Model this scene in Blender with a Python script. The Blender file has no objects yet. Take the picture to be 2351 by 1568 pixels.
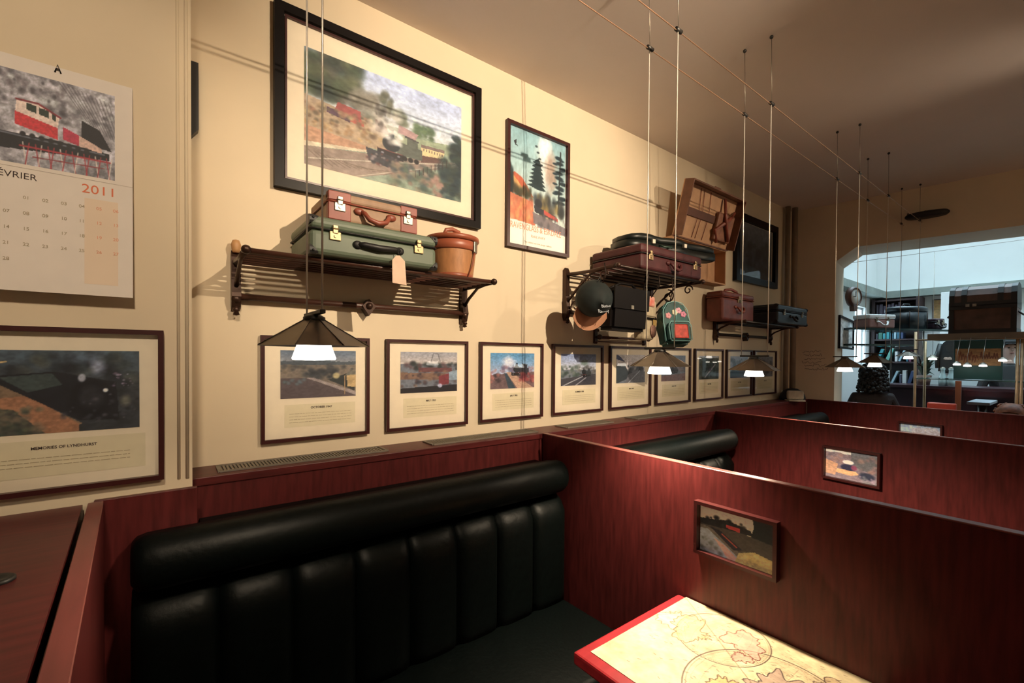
import bpy, bmesh, math, random
import numpy as np
from mathutils import Vector, Matrix, Euler

# ------------------------------------------------------------------ camera
S = 2.1                      # metres from camera to the picture wall
CAMZ = 1.69
F, CX, CY = 1039.2, 1175.5, 835.05
IW, IH = 2351, 1568
sc = bpy.context.scene
C = sc.collection
PI = math.pi


def cam_axes(yaw, p, r):
    f = np.array([math.cos(yaw) * math.cos(p), math.sin(yaw) * math.cos(p), math.sin(p)])
    rt = np.cross(f, [0, 0, 1]); rt /= np.linalg.norm(rt); up = np.cross(rt, f)
    c, s = math.cos(r), math.sin(r)
    return np.array([c * rt + s * up, -(-s * rt + c * up), f])


CM = cam_axes(*[math.radians(a) for a in (52.34, -.834, .386)])
CAM = np.array([0.0, -S, CAMZ])


def ray(px, py):
    return CM.T @ np.array([(px - CX) / F, (py - CY) / F, 1.0])


def PY(px, py, y=0.0):       # pixel ray met with the plane y = const
    d = ray(px, py); return Vector(CAM + d * ((y - CAM[1]) / d[1]))


def PX(px, py, x):
    d = ray(px, py); return Vector(CAM + d * ((x - CAM[0]) / d[0]))


def PZ(px, py, z):
    d = ray(px, py); return Vector(CAM + d * ((z - CAM[2]) / d[2]))


def V(x, y, z):              # units of the wall distance -> metres
    return Vector((x * S, (y - 1) * S, z * S + CAMZ))


cd = bpy.data.cameras.new('camera')
cam = bpy.data.objects.new('camera', cd); C.objects.link(cam)
m = Matrix.Identity(4)
for i in range(3):
    m[i][0] = CM[0][i]; m[i][1] = -CM[1][i]; m[i][2] = -CM[2][i]; m[i][3] = CAM[i]
cam.matrix_world = m
cd.sensor_fit = 'HORIZONTAL'; cd.sensor_width = 36
cd.lens = F / IW * 36; cd.shift_y = (CY - IH / 2) / IW
cd.clip_start = .02
sc.camera = cam

# ------------------------------------------------------------------ light
sc.view_settings.view_transform = 'Standard'; sc.view_settings.look = 'None'
sc.view_settings.gamma = 1; sc.view_settings.use_curve_mapping = False
sc.view_settings.exposure = 0.0
w = bpy.data.worlds.new('sky'); sc.world = w; w.use_nodes = True
bg = w.node_tree.nodes['Background']
bg.inputs[0].default_value = (.62, .86, 1.0, 1); bg.inputs[1].default_value = 9.0

SPOT_COL = (1.0, .79, .56)
# ceiling spots: second and third throw the wire shadows, the rest are added fill
SPOTS = [((-.2, -2.5, 3.22), (-.28, -.3, 2.15), 165, 50, .10),  # soft unseen light added to brighten the near wall
         ((1.45, -2.85, 3.19), (1.60, 0, 2.50), 450, 68, .012),
         ((4.0, -2.85, 3.19), (2.9, 0, 2.2), 120, 62, .012),
         ((1.6, -3.0, 3.19), (1.7, -4.6, 1.9), 40, 110, .03),  # this and the next: added, bounce off the opposite wall to lift the room
         ((4.3, -3.0, 3.19), (4.5, -4.6, 1.9), 105, 110, .03)]


def add_spot(loc, tgt, power, ang, parent=None, radius=.012, blend=.75, col=SPOT_COL):
    ld = bpy.data.lights.new('spot_light', 'SPOT')
    ld.energy = power; ld.color = col; ld.spot_size = math.radians(ang); ld.spot_blend = blend
    ld.shadow_soft_size = radius
    o = bpy.data.objects.new('spot_light', ld); C.objects.link(o)
    o.location = loc
    o.rotation_euler = (Vector(tgt) - Vector(loc)).to_track_quat('-Z', 'Y').to_euler()
    if parent: o.parent = parent
    return o


pd = bpy.data.lights.new('skylight_portal', 'AREA'); pd.shape = 'RECTANGLE'; pd.size = 2.3; pd.size_y = 4.2
pd.cycles.is_portal = True
po = bpy.data.objects.new('skylight_portal', pd); C.objects.link(po); po.location = (7.4, -2.2, 4.25)

# ------------------------------------------------------------------ materials
MATS = {}


def srgb(c):
    return tuple(((v / 255) / 12.92 if v / 255 <= .04045 else ((v / 255 + .055) / 1.055) ** 2.4) for v in c)


def mat(name, col, rough=.5, metal=0, var=.12, scale=8, emis=None, estr=0, stretch=(1, 1, 1), col2=None,
        bump=0, coat=0, spec=.5, detail=4):
    if name in MATS: return MATS[name]
    M = bpy.data.materials.new(name); M.use_nodes = True; MATS[name] = M
    nt = M.node_tree; b = nt.nodes['Principled BSDF']
    b.inputs['Roughness'].default_value = rough; b.inputs['Metallic'].default_value = metal
    b.inputs['Coat Weight'].default_value = coat; b.inputs['Specular IOR Level'].default_value = spec
    tc = nt.nodes.new('ShaderNodeTexCoord'); mp = nt.nodes.new('ShaderNodeMapping')
    mp.inputs['Scale'].default_value = stretch
    nz = nt.nodes.new('ShaderNodeTexNoise'); nz.inputs['Scale'].default_value = scale
    nz.inputs['Detail'].default_value = detail
    cr = nt.nodes.new('ShaderNodeValToRGB')
    c2 = col2 or tuple(v * (1 - var * 2) for v in col)
    cr.color_ramp.elements[0].position = .3; cr.color_ramp.elements[1].position = .7
    cr.color_ramp.elements[0].color = (*c2, 1); cr.color_ramp.elements[1].color = (*col, 1)
    L = nt.links
    L.new(tc.outputs['Object'], mp.inputs['Vector']); L.new(mp.outputs['Vector'], nz.inputs['Vector'])
    L.new(nz.outputs['Fac'], cr.inputs['Fac']); L.new(cr.outputs['Color'], b.inputs['Base Color'])
    if bump:
        bp = nt.nodes.new('ShaderNodeBump'); bp.inputs['Strength'].default_value = bump
        bp.inputs['Distance'].default_value = .01
        L.new(nz.outputs['Fac'], bp.inputs['Height']); L.new(bp.outputs['Normal'], b.inputs['Normal'])
    if emis:
        b.inputs['Emission Color'].default_value = (*emis, 1); b.inputs['Emission Strength'].default_value = estr
    return M


def mat_print(name='printed_colour', rough=.6):
    if name in MATS: return MATS[name]
    M = bpy.data.materials.new(name); M.use_nodes = True; MATS[name] = M
    b = M.node_tree.nodes['Principled BSDF']; b.inputs['Roughness'].default_value = rough
    a = M.node_tree.nodes.new('ShaderNodeVertexColor'); a.layer_name = 'ink'
    M.node_tree.links.new(a.outputs['Color'], b.inputs['Base Color'])
    return M


def mat_glass(name='picture_glass', tint=(1, 1, 1), ior=1.45, rough=.02):
    if name in MATS: return MATS[name]
    M = bpy.data.materials.new(name); M.use_nodes = True; MATS[name] = M
    nt = M.node_tree; nt.nodes.remove(nt.nodes['Principled BSDF'])
    out = nt.nodes['Material Output']
    t = nt.nodes.new('ShaderNodeBsdfTransparent'); t.inputs[0].default_value = (*tint, 1)
    g = nt.nodes.new('ShaderNodeBsdfGlossy'); g.inputs['Roughness'].default_value = rough
    f = nt.nodes.new('ShaderNodeFresnel'); f.inputs['IOR'].default_value = ior
    mx = nt.nodes.new('ShaderNodeMixShader')
    nt.links.new(f.outputs[0], mx.inputs[0]); nt.links.new(t.outputs[0], mx.inputs[1])
    nt.links.new(g.outputs[0], mx.inputs[2]); nt.links.new(mx.outputs[0], out.inputs[0])
    return M


m_wall = mat('cream_plaster', (.74, .63, .46), .8, var=.03, scale=3, bump=.05)
m_wall2 = mat('beige_plaster', (.72, .62, .48), .85, var=.05, scale=2.5, bump=.05)
m_ceil = mat('ceiling_paint', (.80, .71, .66), .9, var=.03, scale=2)
m_floor = mat('dark_floor', (.06, .03, .022), .5, scale=5)
m_wood = mat('red_mahogany', (.118, .020, .020), .38, scale=9, stretch=(6, 6, .7), col2=(.062, .011, .011), spec=.28)
m_woodh = mat('red_mahogany_long', (.118, .020, .020), .38, scale=9, stretch=(.7, 6, 6), col2=(.066, .012, .012), spec=.30)
m_frame = mat('mahogany_frame', (.050, .009, .009), .35, scale=20, stretch=(1, 1, 4))
m_blackframe = mat('black_frame', (.006, .004, .004), .4, scale=20, spec=.15)
m_matb = mat('mat_board', (.84, .76, .62), .8, var=.02, scale=30)
m_caption = mat('caption_paper', (.74, .68, .51), .8, var=.03, scale=30)
m_ink = mat('grey_ink', (.44, .37, .25), .8, var=.1)
m_inkd = mat('dark_ink', (.06, .04, .035), .8, var=.1)
m_redink = mat('red_ink', (.75, .20, .10), .8, var=.05)
m_pinkink = mat('pale_red_ink', (.80, .35, .22), .8, var=.05)
m_paper = mat('calendar_paper', (.78, .72, .66), .7, var=.02, scale=20)
m_leather = mat('green_black_leather', (.0012, .0028, .0027), .46, var=.2, scale=60, bump=.12, spec=.15)
m_iron = mat('dark_iron', (.03, .018, .014), .4, metal=.6, scale=20)
m_bronze = mat('dark_bronze', (.06, .03, .02), .35, metal=.5, scale=20)
m_rod = mat('dark_wood_rod', (.07, .028, .018), .35, scale=20)
m_steel = mat('steel_wire', (.80, .76, .68), .30, metal=.35, scale=40, var=.05)
m_steeld = mat('dull_steel', (.32, .28, .24), .4, metal=.9, scale=30, var=.15)
m_shade = mat('brushed_shade', (.30, .25, .20), .38, metal=.85, scale=14, var=.15)
m_lampblk = mat('lamp_black', (.02, .018, .016), .45, scale=20)
m_bowl = mat('lamp_glass_lit', (.9, .9, .85), .3, emis=(1, .93, .80), estr=9)
m_nick = mat('nickel_latch', (.36, .33, .27), .42, metal=.7, scale=30)
m_brass = mat('brass_latch', (.42, .31, .17), .42, metal=.7, scale=30)
m_gold = mat('gilt_frame', (.62, .42, .24), .4, metal=.5, scale=20)
m_whitep = mat('white_plaster', (.80, .82, .82), .8, var=.02, scale=3)
m_black = mat('matt_black', (.012, .012, .012), .5, scale=10)
m_vent = mat('grey_vent_metal', (.26, .23, .19), .5, metal=.4, scale=30)
m_pipe = mat('painted_pipe', (.30, .23, .17), .55, scale=10)
m_glass = mat_glass()


# ------------------------------------------------------------------ mesh helpers
def bm_new(): return bmesh.new()


def _mv(bm, vs, M):
    if M is not None: bmesh.ops.transform(bm, matrix=M, verts=vs)


def b_box(bm, lo, hi, bev=0, seg=2, M=None):
    lo, hi = Vector(lo), Vector(hi)
    r = bmesh.ops.create_cube(bm, size=1)
    vs = r['verts']; c = (lo + hi) / 2; s = hi - lo
    for v in vs: v.co = Vector((v.co.x * s.x, v.co.y * s.y, v.co.z * s.z)) + c
    if bev:
        es = list({e for v in vs for e in v.link_edges})
        r = bmesh.ops.bevel(bm, geom=es, offset=bev, segments=seg, profile=.5, affect='EDGES')
        vs = list({v for f in r['faces'] for v in f.verts} | {v for v in vs if v.is_valid})
    _mv(bm, vs, M)
    return vs


def frame_of(d):
    d = Vector(d).normalized()
    a = Vector((0, 0, 1)) if abs(d.z) < .9 else Vector((1, 0, 0))
    u = d.cross(a).normalized(); return u, d.cross(u).normalized()


def b_tube(bm, pts, r, n=8, closed=False, caps=True):
    pts = [Vector(p) for p in pts]
    rs = r if isinstance(r, (list, tuple)) else [r] * len(pts)
    rings = []; k = len(pts); u = None
    for i, p in enumerate(pts):
        if closed: d = pts[(i + 1) % k] - pts[i - 1]
        else: d = pts[min(i + 1, k - 1)] - pts[max(i - 1, 0)]
        d.normalize()
        if u is None: u, v = frame_of(d)
        else:
            u = (u - d * u.dot(d)).normalized()
        v = d.cross(u)
        rings.append([bm.verts.new(p + (u * math.cos(2 * PI * j / n) + v * math.sin(2 * PI * j / n)) * rs[i]) for j in range(n)])
    fs = []
    for i in range(k if closed else k - 1):
        a, b = rings[i], rings[(i + 1) % k]
        for j in range(n):
            f = bm.faces.new((a[j], a[(j + 1) % n], b[(j + 1) % n], b[j])); f.smooth = True
    if caps and not closed:
        bm.faces.new(rings[0][::-1]); bm.faces.new(rings[-1])
    return [v for r_ in rings for v in r_]


def b_lathe(bm, prof, n=24, M=None, smooth=True, cap=True):
    rings = []
    for (r, z) in prof:
        rings.append([bm.verts.new((r * math.cos(2 * PI * j / n), r * math.sin(2 * PI * j / n), z)) for j in range(n)])
    for a, b in zip(rings, rings[1:]):
        for j in range(n):
            f = bm.faces.new((a[j], a[(j + 1) % n], b[(j + 1) % n], b[j])); f.smooth = smooth
    if cap:
        if prof[0][0] > 1e-5: bm.faces.new(rings[0][::-1])
        if prof[-1][0] > 1e-5: bm.faces.new(rings[-1])
    vs = [v for r_ in rings for v in r_]
    _mv(bm, vs, M)
    return vs


def b_prism(bm, poly, axis, a, b, M=None):
    """poly of 2D points extruded along axis ('x','y','z') from a to b"""
    def mk(p, t):
        return {'x': (t, p[0], p[1]), 'y': (p[0], t, p[1]), 'z': (p[0], p[1], t)}[axis]
    A = [bm.verts.new(mk(p, a)) for p in poly]; B = [bm.verts.new(mk(p, b)) for p in poly]
    n = len(poly)
    bm.faces.new(A); bm.faces.new(B[::-1])
    for i in range(n): bm.faces.new((A[i], B[i], B[(i + 1) % n], A[(i + 1) % n]))
    _mv(bm, A + B, M)
    return A + B


def b_sphere(bm, c, r, u=14, v=10, sc_=(1, 1, 1)):
    rr = bmesh.ops.create_uvsphere(bm, u_segments=u, v_segments=v, radius=r)
    for q in rr['verts']: q.co = Vector((q.co.x * sc_[0], q.co.y * sc_[1], q.co.z * sc_[2])) + Vector(c)
    for q in rr['verts']:
        for f in q.link_faces: f.smooth = True
    return rr['verts']


def obj(name, bm, material, parent=None, loc=None, rot=None, smooth=False):
    bmesh.ops.recalc_face_normals(bm, faces=bm.faces)
    me = bpy.data.meshes.new(name)
    if smooth:
        for f in bm.faces: f.smooth = True
    bm.to_mesh(me); bm.free()
    o = bpy.data.objects.new(name, me); C.objects.link(o)
    if material: me.materials.append(material)
    if parent: o.parent = parent
    if loc is not None: o.location = loc
    if rot is not None: o.rotation_euler = rot
    return o


def thing(name, label, cat, loc=(0, 0, 0), rotz=0, group=None, rot=None):
    o = bpy.data.objects.new(name, None); C.objects.link(o)
    o.empty_display_size = .05
    o.location = loc; o.rotation_euler = rot or (0, 0, rotz); o['label'] = label; o['category'] = cat
    if group: o['group'] = group
    return o


def tag(o, label, cat, group=None):
    o['label'] = label; o['category'] = cat
    if group: o['group'] = group
    return o


def struct(name, bm, m_, parent=None, label=None):
    o = obj(name, bm, m_, parent)
    if parent is None: o['kind'] = 'structure'
    if label: o['label'] = label
    return o


def box_obj(name, lo, hi, m_, parent=None, bev=0, seg=2, M=None):
    bm = bm_new(); b_box(bm, lo, hi, bev, seg, M); return obj(name, bm, m_, parent)


def tube_obj(name, pts, r, m_, parent=None, n=8, closed=False):
    bm = bm_new(); b_tube(bm, pts, r, n, closed); return obj(name, bm, m_, parent)


def pane(name, a, b, m_, parent=None, normal='-y'):
    """single glass sheet facing -y (x, z extents) or -x (y, z) or +z"""
    me = bpy.data.meshes.new(name)
    if normal == '-y': v = [(a[0], a[1], a[2]), (b[0], a[1], a[2]), (b[0], a[1], b[2]), (a[0], a[1], b[2])]
    elif normal == '-x': v = [(a[0], b[1], a[2]), (a[0], a[1], a[2]), (a[0], a[1], b[2]), (a[0], b[1], b[2])]
    else: v = [(a[0], a[1], a[2]), (b[0], a[1], a[2]), (b[0], b[1], a[2]), (a[0], b[1], a[2])]
    me.from_pydata(v, [], [(0, 1, 2, 3)]); me.materials.append(m_)
    o = bpy.data.objects.new(name, me); C.objects.link(o)
    if parent: o.parent = parent
    return o


def text_obj(body, size, m_, parent, loc, rot=(PI / 2, 0, 0), align='CENTER', name='lettering', sx=1.0, ext=.0003, bold=0):
    cu = bpy.data.curves.new('t', 'FONT'); cu.body = body; cu.size = size; cu.align_x = align
    cu.extrude = ext; cu.resolution_u = 3; cu.offset = bold
    t = bpy.data.objects.new('t', cu)
    C.objects.link(t)
    dg = bpy.context.evaluated_depsgraph_get()
    me = bpy.data.meshes.new_from_object(t.evaluated_get(dg))
    bpy.data.objects.remove(t)
    for v in me.vertices: v.co.x *= sx
    me.materials.clear(); me.materials.append(m_)
    o = bpy.data.objects.new(name, me); C.objects.link(o); o.parent = parent
    o.location = loc; o.rotation_euler = rot
    return o


def copy_tree(root, loc=None, rotz=None, label=None, parent=None):
    c = root.copy(); C.objects.link(c); c.parent = parent
    if loc is not None: c.location = loc
    if rotz is not None: c.rotation_euler = (0, 0, rotz)
    if label: c['label'] = label
    for ch in list(root.children): copy_tree(ch, parent=c)
    return c


# ------------------------------------------------------------------ painted prints
def noise2(h, w, cells, rng, octs=4):
    out = np.zeros((h, w)); amp = 1; tot = 0
    for o in range(octs):
        n = max(2, int(cells * 2 ** o))
        g = rng.random((n + 2, n + 2))
        y = np.linspace(0, n, h); x = np.linspace(0, n, w)
        yi = y.astype(int); xi = x.astype(int); fy = (y - yi)[:, None]; fx = (x - xi)[None]
        fy = fy * fy * (3 - 2 * fy); fx = fx * fx * (3 - 2 * fx)
        a = g[yi][:, xi]; b = g[yi][:, xi + 1]; c_ = g[yi + 1][:, xi]; d = g[yi + 1][:, xi + 1]
        out += amp * ((a * (1 - fx) + b * fx) * (1 - fy) + (c_ * (1 - fx) + d * fx) * fy); tot += amp; amp *= .55
    return out / tot


class Can:
    """little painter; u to the right 0..1, v up 0..1, colours 0..255 as seen"""
    def __init__(s, w, h, col, seed=1):
        s.w, s.h = w, h; s.a = np.empty((h, w, 3)); s.a[:] = col; s.rng = np.random.default_rng(seed)
        s.U, s.V = np.meshgrid((np.arange(w) + .5) / w, (np.arange(h) + .5) / h)

    def mix(s, m, col):
        m = np.clip(m, 0, 1)[..., None]; s.a = s.a * (1 - m) + np.array(col, float) * m; return s

    def grad(s, v0, v1, c0, c1):
        t = np.clip((s.V - v0) / (v1 - v0), 0, 1)[..., None]
        g = np.array(c0, float) * (1 - t) + np.array(c1, float) * t
        m = ((s.V >= min(v0, v1)) & (s.V <= max(v0, v1)))[..., None]
        s.a = np.where(m, g, s.a); return s

    def poly(s, pts, col, al=1):
        ins = np.zeros(s.U.shape, bool); n = len(pts)
        for i in range(n):
            x0, y0 = pts[i]; x1, y1 = pts[(i + 1) % n]
            if y0 == y1: continue
            c = ((y0 > s.V) != (y1 > s.V)) & (s.U < (x1 - x0) * (s.V - y0) / (y1 - y0) + x0)
            ins ^= c
        return s.mix(ins * al, col)

    def ell(s, cx, cy, rx, ry, col, al=1, soft=.4, rough=0):
        d = np.sqrt(((s.U - cx) / rx) ** 2 + ((s.V - cy) / ry) ** 2)
        if rough: d = d + (noise2(s.h, s.w, 14, s.rng, 3) - .5) * rough
        return s.mix(np.clip((1 - d) / soft, 0, 1) * al, col)

    def line(s, pts, wd, col, al=1, asp=1.0):
        D = np.full(s.U.shape, 9.)
        for (x0, y0), (x1, y1) in zip(pts, pts[1:]):
            dx, dy = x1 - x0, (y1 - y0) * asp; L2 = dx * dx + dy * dy + 1e-9
            t = np.clip(((s.U - x0) * dx + (s.V - y0) * asp * dy) / L2, 0, 1)
            D = np.minimum(D, np.hypot(s.U - x0 - t * dx, (s.V - y0) * asp - t * dy))
        return s.mix(np.clip((wd - D) / (wd * .6), 0, 1) * al, col)

    def blobs(s, n, x0, x1, y0, y1, r, cols, al=.8, asp=1.2):
        R = s.rng
        for i in range(n):
            k = r * R.uniform(.5, 1.5)
            s.ell(R.uniform(x0, x1), R.uniform(y0, y1), k, k * asp, cols[R.integers(len(cols))], al, .7)
        return s

    def tex(s, amt, cells=20, octs=4):
        n = noise2(s.h, s.w, cells, s.rng, octs)
        s.a = s.a * (1 + (n[..., None] - .5) * 2 * amt); return s

    def hills(s, v, amp, col, cells=4, al=1):
        n = noise2(2, s.w, cells, s.rng, 4)[0]
        return s.mix((s.V < v + (n[None] - .5) * amp) * al, col)


def print_obj(name, can, w_, h_, parent, loc=(0, 0, 0), white=(240, 222, 190), gain=.80, rot=(PI / 2, 0, 0), material=None, lift=0.0):
    """flat print: grid of coloured vertices; local x right, y up before rot"""
    h, w = can.h, can.w
    lin = lambda a: np.where(a <= .04045, a / 12.92, ((a + .055) / 1.055) ** 2.4)
    a = lin(np.clip(can.a, 0, 255) / 255); wl = lin(np.array(white) / 255)
    a = np.clip(a / wl * gain, 0, .95) + lift
    xs = np.linspace(-w_ / 2, w_ / 2, w); ys = np.linspace(-h_ / 2, h_ / 2, h)
    X, Y = np.meshgrid(xs, ys)
    co = np.stack([X, Y, np.zeros_like(X)], -1).reshape(-1, 3)
    idx = np.arange(w * h).reshape(h, w)
    q = np.stack([idx[:-1, :-1], idx[:-1, 1:], idx[1:, 1:], idx[1:, :-1]], -1).reshape(-1, 4)
    me = bpy.data.meshes.new(name)
    me.vertices.add(len(co)); me.vertices.foreach_set('co', co.ravel())
    me.loops.add(q.size); me.loops.foreach_set('vertex_index', q.ravel().astype(np.int32))
    me.polygons.add(len(q)); me.polygons.foreach_set('loop_start', np.arange(0, q.size, 4, dtype=np.int32))
    me.polygons.foreach_set('loop_total', np.full(len(q), 4, dtype=np.int32))
    me.update(calc_edges=True)
    at = me.color_attributes.new('ink', 'FLOAT_COLOR', 'POINT')
    at.data.foreach_set('color', np.concatenate([a.reshape(-1, 3), np.ones((w * h, 1))], 1).astype(np.float32).ravel())
    me.materials.append(material or mat_print())
    o = bpy.data.objects.new(name, me); C.objects.link(o); o.parent = parent
    o.location = loc; o.rotation_euler = rot
    return o

# ------------------------------------------------------------------ room shell
CEIL = 3.32
YN = -.305                     # face of the near wall section
XN = PY(440, 600, YN).x        # its right-hand edge
LEDGE = 1.262
YR, XB = -4.6, -3.0
FO = Vector((5.52, 0)); ft = Vector((.16, -1)).normalized(); fn = Vector((-ft.y, ft.x))  # far wall run / depth


def PF(px, py, off=0.0):       # pixel met with the far wall plane -> (t, z)
    d = ray(px, py); c2 = Vector((CAM[0], CAM[1])); d2 = Vector((d[0], d[1]))
    k = (off - (c2 - FO).dot(fn)) / d2.dot(fn)
    p = c2 + d2 * k
    return (p - FO).dot(ft), CAM[2] + d[2] * k


def FW(t, off, z):
    p = FO + ft * t + fn * off; return Vector((p.x, p.y, z))


def far_M():                   # local (x=t, y=depth, z) -> world
    M = Matrix.Identity(4)
    M[0][0], M[1][0] = ft.x, ft.y; M[0][1], M[1][1] = fn.x, fn.y
    M[0][3], M[1][3] = FO.x, FO.y
    return M


bm = bm_new(); b_box(bm, (XN - .2, 0, 0), (6.2, .15, CEIL)); struct('wall_left', bm, m_wall)
bm = bm_new(); b_box(bm, (XB, YN, 0), (XN, .15, CEIL)); struct('wall_near', bm, m_wall)
bm = bm_new(); b_box(bm, (XB - .15, YR, 0), (XB, YN, CEIL)); struct('wall_back', bm, m_wall2)
bm = bm_new(); b_box(bm, (XB, YR - .15, 0), (8.9, YR, 4.3)); struct('wall_right', bm, m_wall2)
bm = bm_new(); b_box(bm, (XB - .15, YR - .15, -.1), (8.9, .15, 0)); struct('floor', bm, m_floor)
# ceiling ends on the far wall
bm = bm_new()
e0 = FO + ft * (-.2) + fn * .25; e1 = FO + ft * 4.8 + fn * .25
b_prism(bm, [(XB - .15, .15), (XB - .15, YR - .15), (e1.x, YR - .15), (e0.x, .15)], 'z', CEIL, CEIL + .1)
struct('ceiling', bm, m_ceil)
# far wall with wide flat arch
tj, zs = PF(1920, 600); tc, zt = PF(1967, 565); zt = (zt + PF(2349, 519)[1]) / 2
tr = 3.7; TH = .52
bm = bm_new(); FM = far_M()
b_box(bm, (-.2, 0, 0), (tj, TH, 4.3), M=FM)
b_box(bm, (tr, 0, 0), (4.75, TH, 4.3), M=FM)
b_prism(bm, [(tj, zs), (tc, zt), (tr - (tc - tj), zt), (tr, zs), (tr, 4.3), (tj, 4.3)], 'y', 0, TH, M=FM)
struct('wall_far', bm, m_wall2)
print('arch', tj, zs, tc, zt)

# twin beads down the corner of the near wall
tr1 = bm_new()
for a, b in ((405, 413), (424, 433)):
    xa, xb_ = PY(a, 600, YN).x, PY(b, 600, YN).x
    b_tube(tr1, [((xa + xb_) / 2, YN, LEDGE + .03), ((xa + xb_) / 2, YN, CEIL)], (xb_ - xa) / 2, 10)
struct('trim_1', tr1, m_wall)

# ------------------------------------------------------------------ ledge, vents, panelling
led = thing('wainscot_ledge', 'red mahogany ledge and panelling running along the picture wall', 'ledge', (0, 0, 0))
box_obj('ledge_top', (XN + .002, -.192, LEDGE - .03), (5.49, -.002, LEDGE), m_woodh, led, .003)
box_obj('front_panel', (XN + .002, -.185, .0), (5.48, -.165, LEDGE - .03), m_wood, led)
box_obj('side_panel', (-.16, YN - .022, 0), (XN + .012, YN - .002, LEDGE + .002), m_wood, led, .002)


def vent(pxa, pxb, label):
    xa, xb_ = PY(*pxa, -.1).x, PY(*pxb, -.1).x
    t = thing('vent_grille', label, 'vent', ((xa + xb_) / 2, -.095, LEDGE), 0, 'grey ledge vents')
    L = xb_ - xa; Wd = .105
    bm = bm_new()
    for s in (-1, 1):
        b_box(bm, (-L / 2, s * Wd / 2 - .006, .0005), (L / 2, s * Wd / 2 + .006, .006))
        b_box(bm, (s * L / 2 - .006, -Wd / 2, .0005), (s * L / 2 + .006, Wd / 2, .006))
    obj('frame', bm, m_vent, t)
    bm = bm_new(); n = int(L / .012)
    for i in range(n):
        x = -L / 2 + (i + .5) * L / n
        b_box(bm, (x - .0035, -Wd / 2, .0012), (x + .0035, Wd / 2, .004))
    o = obj('slats', bm, m_vent, t); o['kind'] = 'stuff'
    bm = bm_new(); b_box(bm, (-L / 2, -Wd / 2, .0003), (L / 2, Wd / 2, .001)); obj('backing', bm, m_lampblk, t)


vent((502, 1064), (880, 1018), 'grey slotted vent in the ledge below the first small train print')
vent((985, 1004), (1222, 982), 'grey slotted vent in the ledge below the second and third prints')
vent((1290, 972), (1395, 962), 'grey slotted vent in the ledge just past the first partition')
vent((1450, 955), (1545, 946), 'grey slotted vent in the ledge before the second partition')

# ------------------------------------------------------------------ partitions
T = .034
m_rail = mat('partition_edge', (.20, .05, .045), .32, scale=9, stretch=(.7, 6, 6), spec=.4)


def partition(a, b, y_end, label, top_z=LEDGE, y_start=-.193):
    a, b = Vector(a[:2]), Vector(b[:2]); d = (b - a).normalized()
    st = a + d * ((y_start - a.y) / d.y); L = (y_end - y_start) / d.y
    ang = math.atan2(d.y, d.x)
    t = thing('booth_partition', label, 'partition', (st.x, st.y, 0), ang, 'red mahogany booth partitions')
    # local x runs out from the wall, local +y is the side away from the camera (far side)
    box_obj('panel', (0, 0, 0), (L, T, top_z - .006), m_wood, t)
    box_obj('top_rail', (0, 0, top_z - .006), (L, T, top_z), m_rail, t, .0015, 1)
    return t, st, d


pp1, s1, d1 = partition(PZ(1242, 994, LEDGE), PZ(2351, 1228, LEDGE), -2.3, 'nearest tall red mahogany booth partition, beside the map table')
pp2, s2, d2 = partition(PZ(1650, 944, LEDGE), PZ(2351, 1025, LEDGE), -2.3, 'middle red mahogany booth partition with one small framed locomotive picture')
pp3, s3, d3 = partition(PZ(1855, 916, LEDGE), PZ(2351, 954, LEDGE), -2.3, 'farthest red mahogany booth partition, in front of the arch')
pp0, s0, d0 = partition(PZ(240, 1140, LEDGE), PZ(160, 1568, LEDGE), -1.72, 'red mahogany partition end at bottom left beside the counter', y_start=YN - .024)
pp0.location.x -= T

# counter left of it
ct = thing('service_counter', 'dark red counter top at bottom left behind the partition end', 'counter', (0, 0, 0))
bm = bm_new()
ca = s0 + d0 * .0; cb_ = s0 + d0 * 1.39
b_prism(bm, [(-1.5, YN - .024), (-1.5, cb_.y), (cb_.x - T - .011, cb_.y), (ca.x - T - .011, YN - .024)], 'z', LEDGE - .04, LEDGE - .003); obj('counter_top', bm, m_woodh, ct)
box_obj('cabinet', (-1.48, -1.68, 0), (-.21, YN - .03, LEDGE - .04), m_wood, ct)
bm = bm_new(); pk = PZ(6, 1330, LEDGE)
b_lathe(bm, [(.026, -.0055), (.026, .002), (.022, .005), (.014, .003), (.0, .001)], 24, Matrix.Translation(Vector((pk.x - .008, pk.y, LEDGE))))
obj('cable_cap', bm, m_black, ct)


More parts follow.
